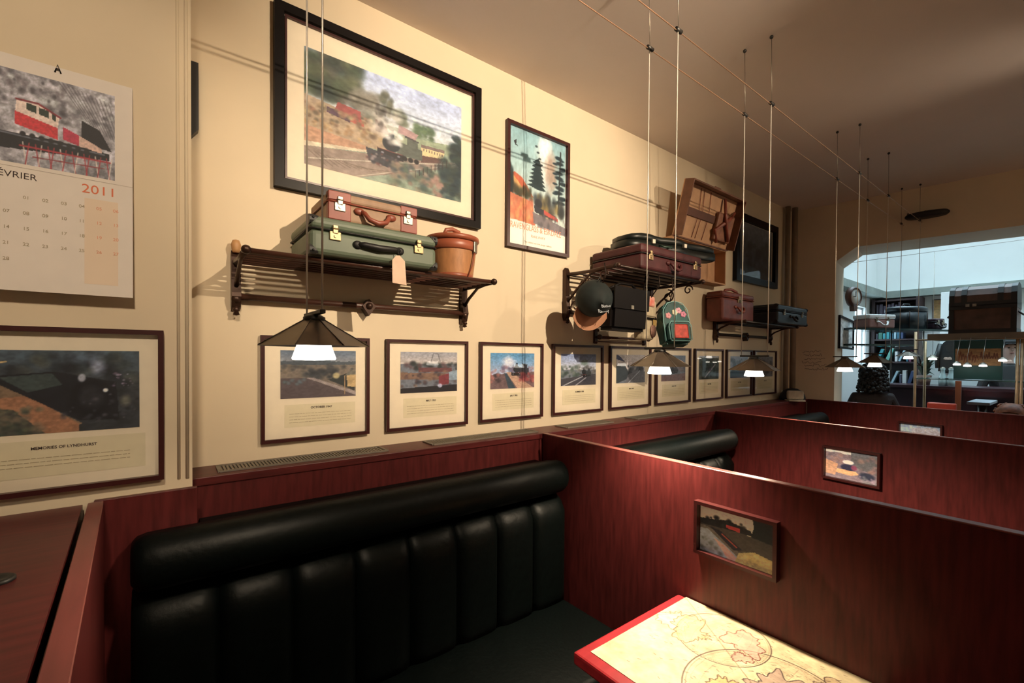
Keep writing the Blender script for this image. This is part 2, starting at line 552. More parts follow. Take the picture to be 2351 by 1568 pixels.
# ------------------------------------------------------------------ benches
def bench(x0, x1, label, n=8):
    t = thing('banquette_bench', label, 'bench', ((x0 + x1) / 2, -.332, 0), 0, 'dark green leather benches')
    L = x1 - x0; h = L / 2
    # bolster
    prof = []
    for k in range(15):
        a = math.radians(-100 + 215 * k / 14)
        prof.append((-.078 - .075 * math.cos(a), 1.082 + .082 * math.sin(a)))
    prof = [(-.004, .98)] + prof + [(-.004, 1.15)]
    bm = bm_new()
    secs = [(-h, .72), (-h + .012, .9), (-h + .035, .985), (-h + .07, 1)]
    secs = secs + [(-x, s) for x, s in secs[::-1]]
    rings = [[bm.verts.new((x, y * s if s < 1 else y, 1.07 + (z - 1.07) * s)) for y, z in prof] for x, s in secs]
    for a, b in zip(rings, rings[1:]):
        for j in range(len(prof) - 1):
            f = bm.faces.new((a[j], a[j + 1], b[j + 1], b[j])); f.smooth = True
    bm.faces.new(rings[0]); bm.faces.new(rings[-1][::-1])
    obj('bolster', bm, m_leather, t)
    # vertical channels
    wch = L / n
    bm = bm_new(); nx, nz = 9, 12
    rows = []
    for iz in range(nz + 1):
        v = iz / nz; z = .45 + (.995 - .45) * v
        out = .125 * (1 - max(0, (v - .82) / .18) ** 2 * .75)
        rows.append([bm.verts.new((-wch / 2 + wch * ix / nx, -out + .028 * abs(2 * ix / nx - 1) ** 5 * 1.0, z)) for ix in range(nx + 1)])
    for a, b in zip(rows, rows[1:]):
        for ix in range(nx):
            f = bm.faces.new((a[ix], a[ix + 1], b[ix + 1], b[ix])); f.smooth = True
    bk = [bm.verts.new((-wch / 2, -.02, .45)), bm.verts.new((wch / 2, -.02, .45)), bm.verts.new((wch / 2, -.02, .99)), bm.verts.new((-wch / 2, -.02, .99))]
    bm.faces.new(bk[::-1])
    bm.faces.new([r[0] for r in rows][::-1] + [bk[0], bk[3]][::1] if False else [bk[0]] + [r[0] for r in rows] + [bk[3]])
    bm.faces.new([bk[1]] + [r[-1] for r in rows] + [bk[2]])
    bm.faces.new(rows[0] + [bk[1], bk[0]]); bm.faces.new(rows[-1] + [bk[2], bk[3]])
    first = obj('back_channel', bm, m_leather, t)
    first.location.x = -h + wch / 2
    for i in range(1, n):
        c = first.copy(); C.objects.link(c); c.parent = t; c.location.x = -h + wch * (i + .5)
    # seat
    bm = bm_new(); b_box(bm, (-h, -.62, .33), (h, -.085, .455), .035, 4); obj('seat_cushion', bm, m_leather, t, smooth=True)
    box_obj('plinth', (-h, -.57, 0), (h, -.004, .33), m_wood, t)
    box_obj('back_board', (-h, -.02, .33), (h, -.004, 1.05), m_wood, t)
    box_obj('top_infill', (-h + (.175 if x0 < 0 else .01), -.003, 1.09), (h, .142, 1.12), m_leather, t)
    return t


bench(-.075, 1.64, 'nearest dark green leather bench with ribbed back beneath the ledge vents')
bench(1.745, 3.40, 'dark green leather bench between first and second partitions', 8)
bench(3.63, 5.25, 'dark green leather bench between second and farthest partitions', 8)


# ------------------------------------------------------------------ table with world map
def paint_map():
    c = Can(330, 270, (226, 194, 134), 5)
    c.tex(.16, 5).tex(.10, 14)
    R = c.rng
    ink = (60, 36, 28)
    # x of table = v axis (toward partition), y of table runs along u from the wall side out
    def circle(cx, cy, r, col, wd=.004, asp=1.0):
        pts = [(cx + r * math.cos(a), cy + r * 1.13 * math.sin(a)) for a in np.linspace(0, 2 * PI, 60)]
        c.line(pts, wd, col, .8)
    def coast(cx, cy, r, n, col, fill, seed):
        q = np.random.default_rng(seed); n = 90; th = np.arange(n) * 2 * PI / n; k = np.ones(n) * .85
        for hm in range(1, 26): k += q.normal(0, .22 / hm ** .75) * np.cos(hm * th + q.uniform(0, 6.3))
        k = np.clip(k, .3, 1.5)
        pts = [(cx + r * k[i] * math.cos(2 * PI * i / n), cy + r * k[i] * 1.1 * math.sin(2 * PI * i / n)) for i in range(n)]
        c.poly(pts, fill, .6); c.line(pts + [pts[0]], .0036, tuple(v * .7 for v in col), .95)
    coast(.10, .72, .10, 16, (170, 140, 95), (236, 210, 150), 3)
    circle(.36, .74, .235, ink); circle(.36, .74, .225, (150, 115, 80), .002)
    circle(.72, .42, .36, ink, .005); circle(.72, .42, .345, (150, 115, 80), .0025)
    coast(.24, .66, .12, 22, (140, 100, 65), (238, 205, 120), 8)
    coast(.45, .80, .115, 26, (170, 80, 60), (225, 150, 120), 12)
    coast(.50, .66, .05, 14, (160, 80, 60), (220, 140, 110), 17)
    coast(.72, .52, .15, 30, (80, 55, 50), (170, 130, 105), 21)
    coast(.82, .36, .13, 30, (80, 55, 60), (150, 115, 105), 24)
    coast(.56, .34, .09, 18, (120, 80, 40), (235, 180, 90), 29)
    coast(.90, .75, .11, 24, (110, 75, 55), (190, 150, 100), 31)
    c.line([(0, .99), (1, .18)], .003, (120, 85, 60), .8)
    c.line([(.0, .62), (.2, .99)], .002, (150, 115, 80), .7)
    for i in range(9): c.line([(.62, .62 + i * .035), (.99, .55 + i * .035)], .0016, (150, 110, 75), .5)
    for a in range(9):
        for (ccx, ccy, rr_) in ((.36, .74, .22), (.72, .42, .34)):
            kx = rr_ * math.cos(PI * (a + 1) / 10); c.line([(ccx + kx * math.sin(t_), ccy + rr_ * 1.13 * math.cos(t_)) for t_ in np.linspace(0, PI, 14)], .0012, (150, 112, 80), .5)
    for i in range(110):
        x, y = R.uniform(.1, .95), R.uniform(.1, .95)
        c.line([(x, y), (x + .014, y + R.uniform(-.01, .02))], .0024, (80, 50, 36), .85)
    c.tex(.14, 30)
    return c


tb = thing('map_table', 'red edged table with an old world map top beside the partition', 'table', (0, 0, 0))
tx0, tx1, ty1, ty0 = 1.066, 1.676, -1.058, -1.72
bm = bm_new(); b_box(bm, (tx0, ty0, .68), (tx1, ty1, .722), .008, 2); obj('table_edge', bm, mat('table_edge_red', (.34, .022, .03), .3, scale=12, stretch=(1, 4, 4), spec=.4), tb)
cv = paint_map()
o = print_obj('map_inlay', cv, ty1 - .036 - ty0, tx1 - tx0 - .045, tb, ((tx0 + .045 + tx1) / 2, (ty1 - .036 + ty0) / 2, .7235), white=(240, 222, 190), rot=(0, 0, -PI / 2), gain=.60, material=mat_print('map_print', .45))
bm = bm_new(); cx_, cy_ = (tx0 + tx1) / 2, (ty0 + ty1) / 2
b_lathe(bm, [(.24, 0), (.24, .02), (.05, .05), (.035, .08), (.035, .63), (.12, .68)], 24, Matrix.Translation((cx_, cy_, 0)))
obj('pedestal', bm, m_iron, tb)

# ------------------------------------------------------------------ pictures
def framed(name, label, cat, loc, rotz, w, h, can, win, fw=.014, dp=.022, fm=None, board=None, white=(240, 222, 190),
           glass=True, caption=None, capbox=None, group=None, gain=.8, tilt=0, mount=True):
    """loc = bottom centre on the surface; win = print window (u0,v0,u1,v1) inside outer size"""
    t = thing(name, label, cat, loc, 0, group, rot=(tilt, 0, rotz))
    fm = fm or m_frame
    bm = bm_new()
    for sx in (-1, 1):
        b_prism(bm, [(sx * w / 2, 0), (sx * w / 2, h), (sx * (w / 2 - fw), h - fw), (sx * (w / 2 - fw), fw)], 'y', -dp, -.001)
    for z0, z1 in ((0, fw), (h, h - fw)):
        b_prism(bm, [(-w / 2, z0), (w / 2, z0), (w / 2 - fw, z1), (-w / 2 + fw, z1)], 'y', -dp, -.001)
    bmesh.ops.remove_doubles(bm, verts=bm.verts, dist=1e-5)
    obj('frame', bm, fm, t)
    bd = t
    if mount:
        bd = box_obj('mat_board', (-w / 2 + fw * .5, -.006, fw * .5), (w / 2 - fw * .5, -.001, h - fw * .5), board or m_matb, t)
    u0, v0, u1, v1 = win
    print_obj('print', can, (u1 - u0) * w, (v1 - v0) * h, t, (((u0 + u1) / 2 - .5) * w, -.0072, (v0 + v1) / 2 * h), white=white, gain=gain)
    if capbox:
        a, b, c_, d = capbox
        box_obj('caption_panel', ((a - .5) * w, -.0068, b * h), ((c_ - .5) * w, -.0062, d * h), m_caption, bd)
    if caption:
        text, size, v, lines, (l0, l1, lv0, lv1) = caption
        if text: text_obj(text, size, m_inkd, bd, (((l0 + l1) / 2 - .5) * w, -.0075, v * h), name='caption_heading', bold=size * .015)
        if lines:
            bm = bm_new(); R = random.Random(len(label))
            for i in range(lines):
                z = (lv1 + (lv0 - lv1) * (i + .5) / lines) * h; x = (l0 - .5) * w
                while x < (l1 - .5) * w:
                    k = R.uniform(.012, .034) * w * 1.4; x2 = min(x + k, (l1 - .5) * w)
                    b_box(bm, (x, -.0074, z - .0008), (x2, -.0069, z + .0008)); x = x2 + .006 * w
            o = obj('caption_lines', bm, m_ink, bd); o['kind'] = 'stuff'
    if glass:
        pane('glass', (-w / 2 + fw * .6, -dp * .62, fw * .6), (w / 2 - fw * .6, -dp * .62, h - fw * .6), m_glass, t)
    return t


GREENS = [(52, 62, 44), (70, 78, 52), (38, 48, 40), (92, 92, 60)]
DARKS = [(24, 26, 28), (40, 38, 36), (18, 20, 24), (52, 46, 40)]


def loco(c, x, y, s, body=(44, 50, 50), face=(26, 28, 30), asp=1.3, d=1):
    """front three-quarter steam engine, tender side trailing to +d"""
    c.poly([(x + d * .10 * s, y + .30 * s * asp), (x + d * .52 * s, y + .26 * s * asp), (x + d * .52 * s, y + .04 * s * asp), (x + d * .10 * s, y + .02 * s * asp)], body)
    c.poly([(x + d * .26 * s, y + .44 * s * asp), (x + d * .44 * s, y + .40 * s * asp), (x + d * .44 * s, y + .16 * s * asp), (x + d * .26 * s, y + .16 * s * asp)], body)
    c.poly([(x + d * .22 * s, y + .47 * s * asp), (x + d * .46 * s, y + .42 * s * asp), (x + d * .46 * s, y + .39 * s * asp), (x + d * .22 * s, y + .43 * s * asp)], (70, 66, 58))
    c.ell(x, y + .20 * s * asp, .15 * s, .17 * s * asp, face, 1, .12)
    c.ell(x, y + .20 * s * asp, .10 * s, .11 * s * asp, (44, 44, 44), 1, .3)
    c.poly([(x - .05 * s, y + .34 * s * asp), (x + .05 * s, y + .34 * s * asp), (x + .035 * s, y + .50 * s * asp), (x - .035 * s, y + .50 * s * asp)], face)
    c.poly([(x - .22 * s, y + .06 * s * asp), (x + .20 * s, y + .04 * s * asp), (x + .20 * s, y - .10 * s * asp), (x - .22 * s, y - .09 * s * asp)], (34, 30, 32))
    c.line([(x - .2 * s, y + .05 * s * asp), (x + .18 * s, y + .035 * s * asp)], .008 * s * 1.5, (120, 60, 50))
    for k in (-.14, .12): c.ell(x + k * s, y - .02 * s * asp, .03 * s, .03 * s * asp, (150, 140, 130), .8)
    for k in (.22, .32, .42): c.ell(x + d * k * s, y - .02 * s * asp, .05 * s, .06 * s * asp, (22, 22, 24), 1, .3)


def paint_big():
    c = Can(260, 200, (196, 190, 176), 11)
    c.grad(.55, 1, (204, 196, 170), (176, 176, 176)).tex(.05, 5)
    c.hills(.56, .08, (136, 140, 108), 5)                                   # far hill
    c.poly([(.55, .50), (1, .58), (1, .45), (.55, .42)], (150, 150, 108), .8)
    c.blobs(90, -.02, .30, .62, 1.0, .06, GREENS + [(96, 86, 66)], .75)     # tall trees left
    c.blobs(50, .25, .42, .55, .80, .045, [(120, 108, 84), (100, 96, 72), (140, 126, 100)], .6)
    c.blobs(26, .44, .50, .66, .84, .025, [(86, 84, 62), (104, 98, 72)], .8, 1.6)
    c.blobs(22, .52, .60, .60, .74, .026, [(104, 104, 76), (122, 118, 86)], .7)
    c.blobs(24, .66, .78, .56, .68, .03, [(72, 88, 58), (92, 104, 66)], .8)
    c.blobs(60, .93, 1.0, .28, .70, .04, [(34, 48, 44), (50, 64, 46), (28, 38, 36)], .8)
    c.poly([(0, .60), (.5, .50), (.5, .30), (0, .30)], (168, 136, 98), .9)
    c.poly([(.18, .62), (.31, .60), (.32, .50), (.16, .53)], (150, 74, 62)); c.poly([(.25, .54), (.33, .52), (.33, .47), (.25, .48)], (182, 92, 70))
    c.poly([(.12, .55), (.25, .53), (.25, .47), (.12, .50)], (88, 62, 66))
    c.blobs(60, .0, .40, .40, .55, .02, [(120, 92, 66), (150, 120, 80), (92, 80, 58), (150, 106, 76), (176, 150, 100)], .8)
    c.blobs(30, .0, .45, .33, .45, .018, [(160, 120, 76), (134, 104, 66), (186, 150, 96)], .7)
    c.poly([(.55, .60), (.68, .56), (.66, .50), (.54, .52)], (166, 128, 110))
    c.poly([(.40, .58), (.45, .57), (.50, .47), (.40, .47)], (106, 82, 66))
    c.poly([(0, .34), (.36, .30), (.36, .26), (0, .18)], (176, 130, 92))      # platform
    c.poly([(0, .20), (.36, .27), (.36, .25), (0, .16)], (206, 182, 138))
    c.poly([(0, .16), (.40, .25), (.95, .40), (.98, .36), (.30, 0), (0, 0)], (140, 116, 92))  # ballast
    c.tex(.10, 30)
    for k in range(14):
        x = .02 + k * .033; c.line([(x, .135 - k * .0045), (x + .10, .03 + k * .009)], .004, (98, 78, 60), .7)
    c.line([(.02, .06), (.45, .2), (.9, .36)], .005, (196, 176, 140)); c.line([(.28, .0), (.6, .18), (.95, .37)], .005, (190, 166, 130))
    c.poly([(.70, .46), (.87, .47), (.86, .40), (.70, .37)], (208, 178, 118)); c.poly([(.70, .48), (.87, .49), (.87, .46), (.70, .45)], (120, 96, 80))
    for k in range(8): c.poly([(.715 + k * .019, .445), (.725 + k * .019, .446), (.725 + k * .019, .42), (.715 + k * .019, .418)], (120, 96, 76))
    c.poly([(.70, .37), (.86, .40), (.84, .35), (.70, .30)], (96, 66, 54))
    loco(c, .50, .30, .40, (88, 88, 70), (36, 42, 42), 1.15)
    c.blobs(40, .36, .56, .44, .72, .035, [(206, 186, 156), (190, 170, 140), (222, 204, 170)], .35)
    c.blobs(20, .46, .56, .40, .52, .028, [(226, 206, 170), (240, 224, 192)], .5)
    c.blobs(14, .40, .47, .52, .72, .018, [(70, 62, 52), (100, 90, 74)], .5, 1.8)
    c.poly([(.34, .30), (.52, .27), (.54, .15), (.36, .18)], (44, 44, 46), .9)
    c.blobs(50, .35, .56, .16, .27, .012, [(30, 32, 36), (96, 56, 48), (70, 64, 60), (140, 120, 104)], .8)
    c.blobs(150, .50, 1.0, .0, .26, .03, [(60, 74, 56), (84, 94, 66), (48, 62, 60), (122, 104, 76), (146, 110, 86)], .6)
    c.blobs(50, .84, 1.0, .05, .40, .04, [(28, 42, 44), (40, 54, 48), (60, 66, 50)], .7)
    c.blobs(16, .78, .86, .0, .22, .02, [(170, 126, 100), (156, 116, 92)], .6, 1.6)
    for k in range(9): c.line([(.66 + k * .028, .14 + k * .022), (.66 + k * .028, .20 + k * .024)], .004, (50, 42, 36), .8)
    return c.tex(.16, 40).tex(.08, 14)


def paint_poster():
    c = Can(120, 190, (240, 222, 186), 21)
    c.grad(.2, 1, (222, 216, 180), (150, 176, 160)).tex(.06, 6)
    c.ell(.62, .80, .18, .30, (236, 222, 190), .9, .5, .5); c.ell(.72, .72, .14, .26, (176, 140, 108), .85, .6, .6)
    c.ell(.60, .92, .16, .10, (240, 228, 200), .8, .5, .6)
    c.poly([(.0, .60), (.10, .62), (.22, .59), (.36, .49), (.42, .44), (0, .44)], (196, 96, 60))
    c.poly([(.06, .60), (.2, .52), (.3, .44), (.1, .44)], (216, 160, 90)); c.blobs(24, .0, .36, .43, .50, .04, [(60, 62, 40), (90, 70, 44), (40, 46, 36)], .8)
    c.blobs(18, .0, .06, .46, .66, .03, [(24, 36, 34), (36, 44, 36)], .9, 2)
    for k in range(7):
        y = .53 + k * .035; wv = .16 - k * .016
        c.poly([(.46 - wv, y + .015), (.50, y + .06), (.50 + wv * .9, y - .005), (.50, y - .01)], (28, 46, 44), .95)
    for k in range(10):
        y = .46 + k * .045; c.ell(.90 + .05 * math.sin(k * 2), y, .11 - k * .003, .022, (24, 40, 42), .95)
        c.ell(.80 + .12 * (k % 2), y - .015, .06, .014, (28, 44, 46), .9)
    c.line([(.86, .36), (.90, .92)], .018, (40, 44, 40))
    for k in range(4): c.ell(.46 + k * .03, .90 - k * .05, .03, .012, (36, 46, 44), .9)
    c.poly([(.08, .88), (.13, .90), (.12, .86), (.16, .84), (.10, .85)], (24, 26, 28))
    c.blobs(40, .36, .95, .30, .46, .05, [(70, 66, 56), (48, 52, 48), (150, 120, 60), (96, 84, 60)], .8)
    c.poly([(0, .44), (.4, .40), (.45, .20), (0, .22)], (206, 120, 78)); c.blobs(40, .0, .4, .22, .42, .03, [(220, 150, 100), (190, 96, 66), (226, 160, 90)], .6)
    c.ell(.50, .40, .08, .05, (50, 48, 46), 1, .3); c.poly([(.42, .38), (.8, .33), (.86, .28), (.44, .32)], (60, 58, 56))
    c.poly([(.60, .36), (.86, .31), (.86, .28), (.60, .32)], (200, 84, 64))
    c.poly([(.40, .32), (1, .24), (1, .16), (.42, .22)], (128, 110, 100), .9)
    c.blobs(30, .5, 1., .18, .30, .03, [(110, 96, 86), (140, 120, 104), (84, 78, 74)], .6)
    c.tex(.12, 26)
    c.poly([(0, 0), (1, 0), (1, .165), (0, .215)], (246, 226, 186))
    return c


def paint_calendar():
    c = Can(190, 130, (146, 130, 122), 31)
    c.tex(.45, 7).tex(.4, 24)
    c.blobs(70, 0, 1, .45, 1, .05, [(200, 184, 170), (110, 96, 92), (60, 52, 52), (176, 158, 146), (214, 200, 180)], .55, .8)
    c.blobs(40, .0, .6, .5, 1, .03, [(50, 42, 42), (90, 74, 70)], .6, 1.5)
    for k in range(12): c.line([(.5 + .04 * k, 1 - .01 * k), (.75 + .03 * k, .62 - .02 * k)], .008, (70, 60, 58), .5)
    c.poly([(.70, .62), (.86, .55), (.97, .33), (.70, .36)], (22, 20, 24))
    c.poly([(0, .32), (.5, .33), (.95, .30), (.95, .22), (0, .14)], (20, 20, 24)); c.line([(0, .31), (.9, .28)], .012, (90, 84, 84))
    c.poly([(.16, .56), (.50, .47), (.50, .34), (.16, .42)], (186, 44, 46)); c.poly([(.17, .68), (.34, .68), (.51, .58), (.50, .47), (.16, .56)], (214, 176, 150))
    for a, b in ((.245, .325), (.35, .425), (.455, .485)):
        q = .02 + (a - .24) * -.22
        c.poly([(a, .655 + q), (b, .64 + q), (b, .56 + q), (a, .58 + q)], (36, 44, 32))
    c.line([(.17, .69), (.34, .69), (.52, .59)], .014, (120, 34, 36))
    c.poly([(.54, .50), (.68, .44), (.68, .32), (.54, .36)], (170, 44, 58)); c.poly([(.68, .44), (.88, .34), (.88, .29), (.68, .32)], (196, 150, 124))
    for k in range(8): c.ell(.22 + k * .075, .33 - k * .006, .03, .035, (26, 24, 26), 1, .4)
    for k in range(16): c.line([(.22 + k * .05, .24), (.22 + k * .05 + .03 * (-1) ** k, .0)], .008, (150, 46, 46) if k % 3 else (206, 176, 150), .8)
    c.line([(.2, .2), (.95, .2)], .014, (150, 40, 44)); c.line([(.3, .1), (.9, .12)], .008, (120, 40, 40))
    return c.tex(.2, 50)


def paint_memories():
    c = Can(170, 110, (46, 46, 44), 41)
    c.grad(.5, 1, (50, 50, 46), (64, 72, 72)).tex(.35, 8)
    c.blobs(60, 0, 1, .55, 1, .06, [(30, 34, 34), (56, 60, 52), (80, 76, 60), (26, 26, 28)], .6)
    c.ell(.72, .80, .07, .16, (150, 146, 146), .8, .8, .5); c.ell(.62, .90, .14, .10, (110, 120, 122), .5, .8, .5)
    c.poly([(0, .72), (.10, .66), (.62, .10), (.52, 0), (0, 0)], (120, 92, 64)); c.poly([(0, .42), (.3, .46), (.6, .1), (.6, 0), (0, .0)], (150, 100, 66))
    c.poly([(0, .34), (.22, .30), (.40, 0), (0, 0)], (66, 62, 50)); c.blobs(60, 0, .4, 0, .34, .03, [(90, 84, 60), (50, 56, 44), (110, 90, 66)], .7)
    c.poly([(.12, .70), (.46, .74), (.84, .60), (.86, .12), (.60, .14), (.10, .64)], (26, 26, 28))
    c.poly([(.14, .68), (.44, .72), (.50, .58), (.30, .50)], (56, 62, 54)); c.ell(.68, .40, .16, .26, (20, 20, 22), 1, .2); c.ell(.68, .42, .10, .17, (40, 38, 38), .9, .4)
    c.ell(.77, .50, .02, .03, (230, 220, 200), 1); c.blobs(40, .5, .98, .12, .5, .02, [(60, 56, 56), (22, 22, 26), (96, 86, 80)], .6)
    c.ell(.62, .66, .03, .06, (180, 170, 160), .8); c.line([(.04, .82), (.18, .86)], .012, (196, 156, 96))
    c.blobs(20, .82, .96, .55, .72, .012, [(170, 150, 150), (120, 96, 100)], .7); c.ell(.90, .36, .05, .10, (120, 110, 84), .7, .7)
    return c.tex(.22, 40)


def paint_small(i):
    c = Can(96, 78, (120, 120, 116), 60 + i)
    if i == 0:
        c.grad(.6, 1, (176, 160, 140), (96, 108, 114)).tex(.08, 6).hills(.78, .08, (78, 84, 82), 4).hills(.70, .05, (130, 112, 90), 6)
        c.blobs(40, 0, 1, .5, .68, .04, [(104, 92, 76), (70, 70, 66), (140, 120, 92), (60, 62, 60)], .7)
        c.blobs(26, .3, .7, .42, .58, .05, [(44, 46, 48), (58, 60, 58)], .8)
        c.poly([(0, .42), (.35, .42), (1, .06), (1, 0), (0, 0)], (92, 76, 70)); c.poly([(.33, .42), (.42, .42), (1, .10), (1, .02)], (168, 146, 128))
        c.poly([(.60, .38), (.86, .50), (.98, .30), (.98, .12)], (46, 50, 46)); c.ell(.72, .46, .06, .08, (206, 180, 120), .9)
        c.poly([(.86, .50), (1, .54), (1, .20), (.88, .22)], (196, 160, 104)); c.poly([(.84, .46), (.92, .58), (1, .56), (1, .48)], (120, 112, 92))
        c.line([(.84, .06), (.84, .46)], .008, (190, 150, 100)); c.blobs(10, .0, .3, .3, .4, .03, [(96, 108, 104), (60, 70, 60)], .7)
    elif i == 1:
        c.grad(.7, 1, (206, 186, 160), (160, 154, 146)).tex(.06, 6)
        c.blobs(40, 0, 1, .55, .72, .05, [(52, 60, 54), (40, 46, 44), (96, 66, 62)], .75); c.line([(.52, .76), (.56, .96), (.64, .96), (.68, .76)], .01, (110, 104, 96))
        c.poly([(.3, .62), (.9, .60), (.9, .5), (.3, .5)], (112, 66, 62)); c.poly([(0, .50), (.8, .46), (.8, .30), (0, .34)], (134, 100, 76))
        c.blobs(50, 0, 1, .15, .52, .04, [(60, 52, 54), (96, 70, 62), (140, 104, 76), (44, 42, 48)], .7)
        c.poly([(.66, .4), (.84, .46), (.84, .2), (.66, .16)], (130, 54, 56)); c.poly([(.84, .5), (1, .54), (1, .3), (.84, .3)], (150, 160, 156))
        c.poly([(0, .12), (1, .18), (1, 0), (0, 0)], (26, 24, 30)); c.ell(.68, .16, .05, .06, (206, 200, 200), .9)
    elif i == 2:
        c.grad(.4, 1, (190, 190, 190), (86, 140, 160)).tex(.06, 5); c.ell(.40, .72, .18, .26, (232, 220, 206), .9, .6, .5)
        c.blobs(30, 0, 1, .42, .6, .05, [(150, 110, 110), (96, 90, 104), (176, 130, 116)], .7)
        c.poly([(0, .40), (1, .46), (1, 0), (0, 0)], (120, 92, 84)); c.poly([(.34, .46), (.46, .46), (.98, 0), (.6, 0)], (200, 156, 120)); c.poly([(.30, .44), (.36, .44), (.56, 0), (.40, 0)], (58, 72, 76))
        loco(c, .58, .42, .55, (52, 50, 54), (34, 38, 44), 1.1); c.blobs(20, .65, 1, .2, .45, .06, [(170, 70, 66), (110, 44, 50), (196, 110, 90)], .7)
        c.blobs(14, 0, .2, .2, .5, .05, [(196, 120, 100), (60, 50, 50)], .7)
    elif i == 3:
        c.grad(.5, 1, (206, 196, 180), (150, 160, 176)).tex(.07, 5); c.blobs(30, 0, .5, .3, .66, .06, [(76, 88, 70), (56, 70, 58), (130, 130, 110)], .75)
        c.ell(.66, .72, .14, .12, (110, 124, 100), .8, .6, .5); c.blobs(26, .5, 1, .35, .6, .05, [(120, 110, 96), (90, 86, 76)], .7)
        c.poly([(0, .22), (1, .36), (1, 0), (0, 0)], (70, 66, 66)); loco(c, .64, .32, .42, (60, 62, 58), (40, 42, 40), 1.2)
        c.line([(.05, 0), (.6, .28)], .02, (186, 176, 162)); c.line([(.4, 0), (.7, .24)], .02, (170, 160, 150))
    elif i == 4:
        c.grad(.4, 1, (226, 206, 182), (206, 190, 170)).tex(.05, 5); c.poly([(0, 1), (.10, .96), (.30, .74), (0, .84)], (72, 78, 96))
        c.blobs(30, 0, .9, .3, .64, .07, [(66, 66, 68), (88, 84, 80), (52, 54, 58)], .75); c.poly([(0, .62), (.30, .62), (.5, .2), (0, 0)], (56, 60, 60))
        c.poly([(.4, .3), (.95, .55), (1, 0), (.3, 0)], (120, 112, 106)); c.line([(.4, 0), (.9, .52)], .02, (190, 180, 168)); loco(c, .80, .46, .26, (60, 56, 56), (48, 46, 48), 1.2)
    elif i == 5:
        c.grad(.4, 1, (150, 140, 130), (110, 116, 120)).tex(.08, 5); c.blobs(30, 0, 1, .3, .7, .07, [(66, 64, 66), (96, 84, 80), (120, 96, 86)], .7)
        c.poly([(0, .2), (1, .3), (1, 0), (0, 0)], (130, 96, 84)); loco(c, .45, .34, .45, (70, 60, 58), (44, 40, 44), 1.2)
    elif i == 6:
        c.grad(.75, 1, (170, 170, 160), (190, 186, 176)); c.hills(.9, .1, (80, 86, 76), 4); c.blobs(50, 0, 1, 0, .85, .08, [(44, 50, 44), (60, 66, 56), (34, 36, 36)], .7)
        c.line([(.3, .1), (.8, .62)], .04, (150, 140, 130)); c.ell(.55, .42, .07, .08, (80, 60, 80), .8)
    elif i == 7:
        c.grad(.4, 1, (160, 150, 146), (176, 170, 166)).tex(.06, 5); c.blobs(36, 0, .7, .3, .85, .07, [(86, 90, 92), (70, 76, 76), (110, 104, 100)], .7)
        c.poly([(.2, .34), (1, .36), (1, 0), (0, 0)], (60, 40, 44)); c.poly([(0, .3), (.4, .5), (.5, .2), (0, .05)], (44, 48, 54)); c.line([(.2, .4), (.9, .9)], .015, (150, 130, 110))
    else:
        c.grad(.5, 1, (120, 116, 110), (150, 146, 140)).tex(.07, 5); c.blobs(40, 0, 1, .1, .8, .08, [(60, 62, 60), (80, 78, 74), (48, 48, 52)], .7)
    return c.tex(.2, 30)


def paint_dark():
    c = Can(90, 80, (58, 58, 56), 81)
    c.grad(.5, 1, (56, 56, 52), (96, 92, 84)).tex(.2, 5); c.blobs(50, 0, 1, .1, .7, .08, [(30, 32, 34), (46, 46, 44), (60, 58, 54), (24, 26, 28)], .6)
    c.ell(.6, .5, .12, .12, (26, 28, 30), .9, .5); c.poly([(0, .14), (.2, .10), (.2, 0), (0, 0)], (120, 136, 140), .6)
    return c.tex(.2, 20)


def paint_p1():
    c = Can(130, 84, (96, 84, 66), 91)
    c.grad(.6, 1, (226, 182, 130), (206, 184, 154)).tex(.05, 5)
    c.poly([(.0, .70), (.2, .74), (.4, .80), (.7, .72), (.74, .62), (0, .56)], (26, 26, 26)); c.blobs(20, .1, .7, .66, .8, .04, [(20, 22, 22), (34, 34, 30)], .9)
    c.poly([(.72, 1), (1, 1), (1, .55), (.70, .56), (.74, .8)], (18, 26, 26)); c.poly([(.38, .70), (.56, .70), (.56, .62), (.38, .64)], (160, 50, 44))
    c.poly([(0, .58), (.6, .62), (1, .56), (1, .25), (.55, .22), (.25, .5)], (64, 56, 44)); c.poly([(.15, .56), (.30, .54), (.60, .28), (.48, .22)], (30, 28, 32))
    c.line([(.32, .48), (.52, .30)], .014, (170, 70, 50)); c.poly([(0, .48), (.12, .5), (.55, .1), (.5, 0), (0, 0)], (150, 146, 130)); c.poly([(.2, .36), (.36, .26), (.60, 0), (.4, 0)], (206, 150, 120))
    c.poly([(.55, .2), (.75, .32), (1, .26), (1, 0), (.5, 0)], (190, 160, 90)); c.blobs(20, .55, 1, 0, .28, .05, [(214, 180, 110), (170, 146, 90)], .6); c.blobs(12, 0, .3, 0, .3, .04, [(80, 80, 70), (120, 116, 104)], .7)
    return c.tex(.18, 30)


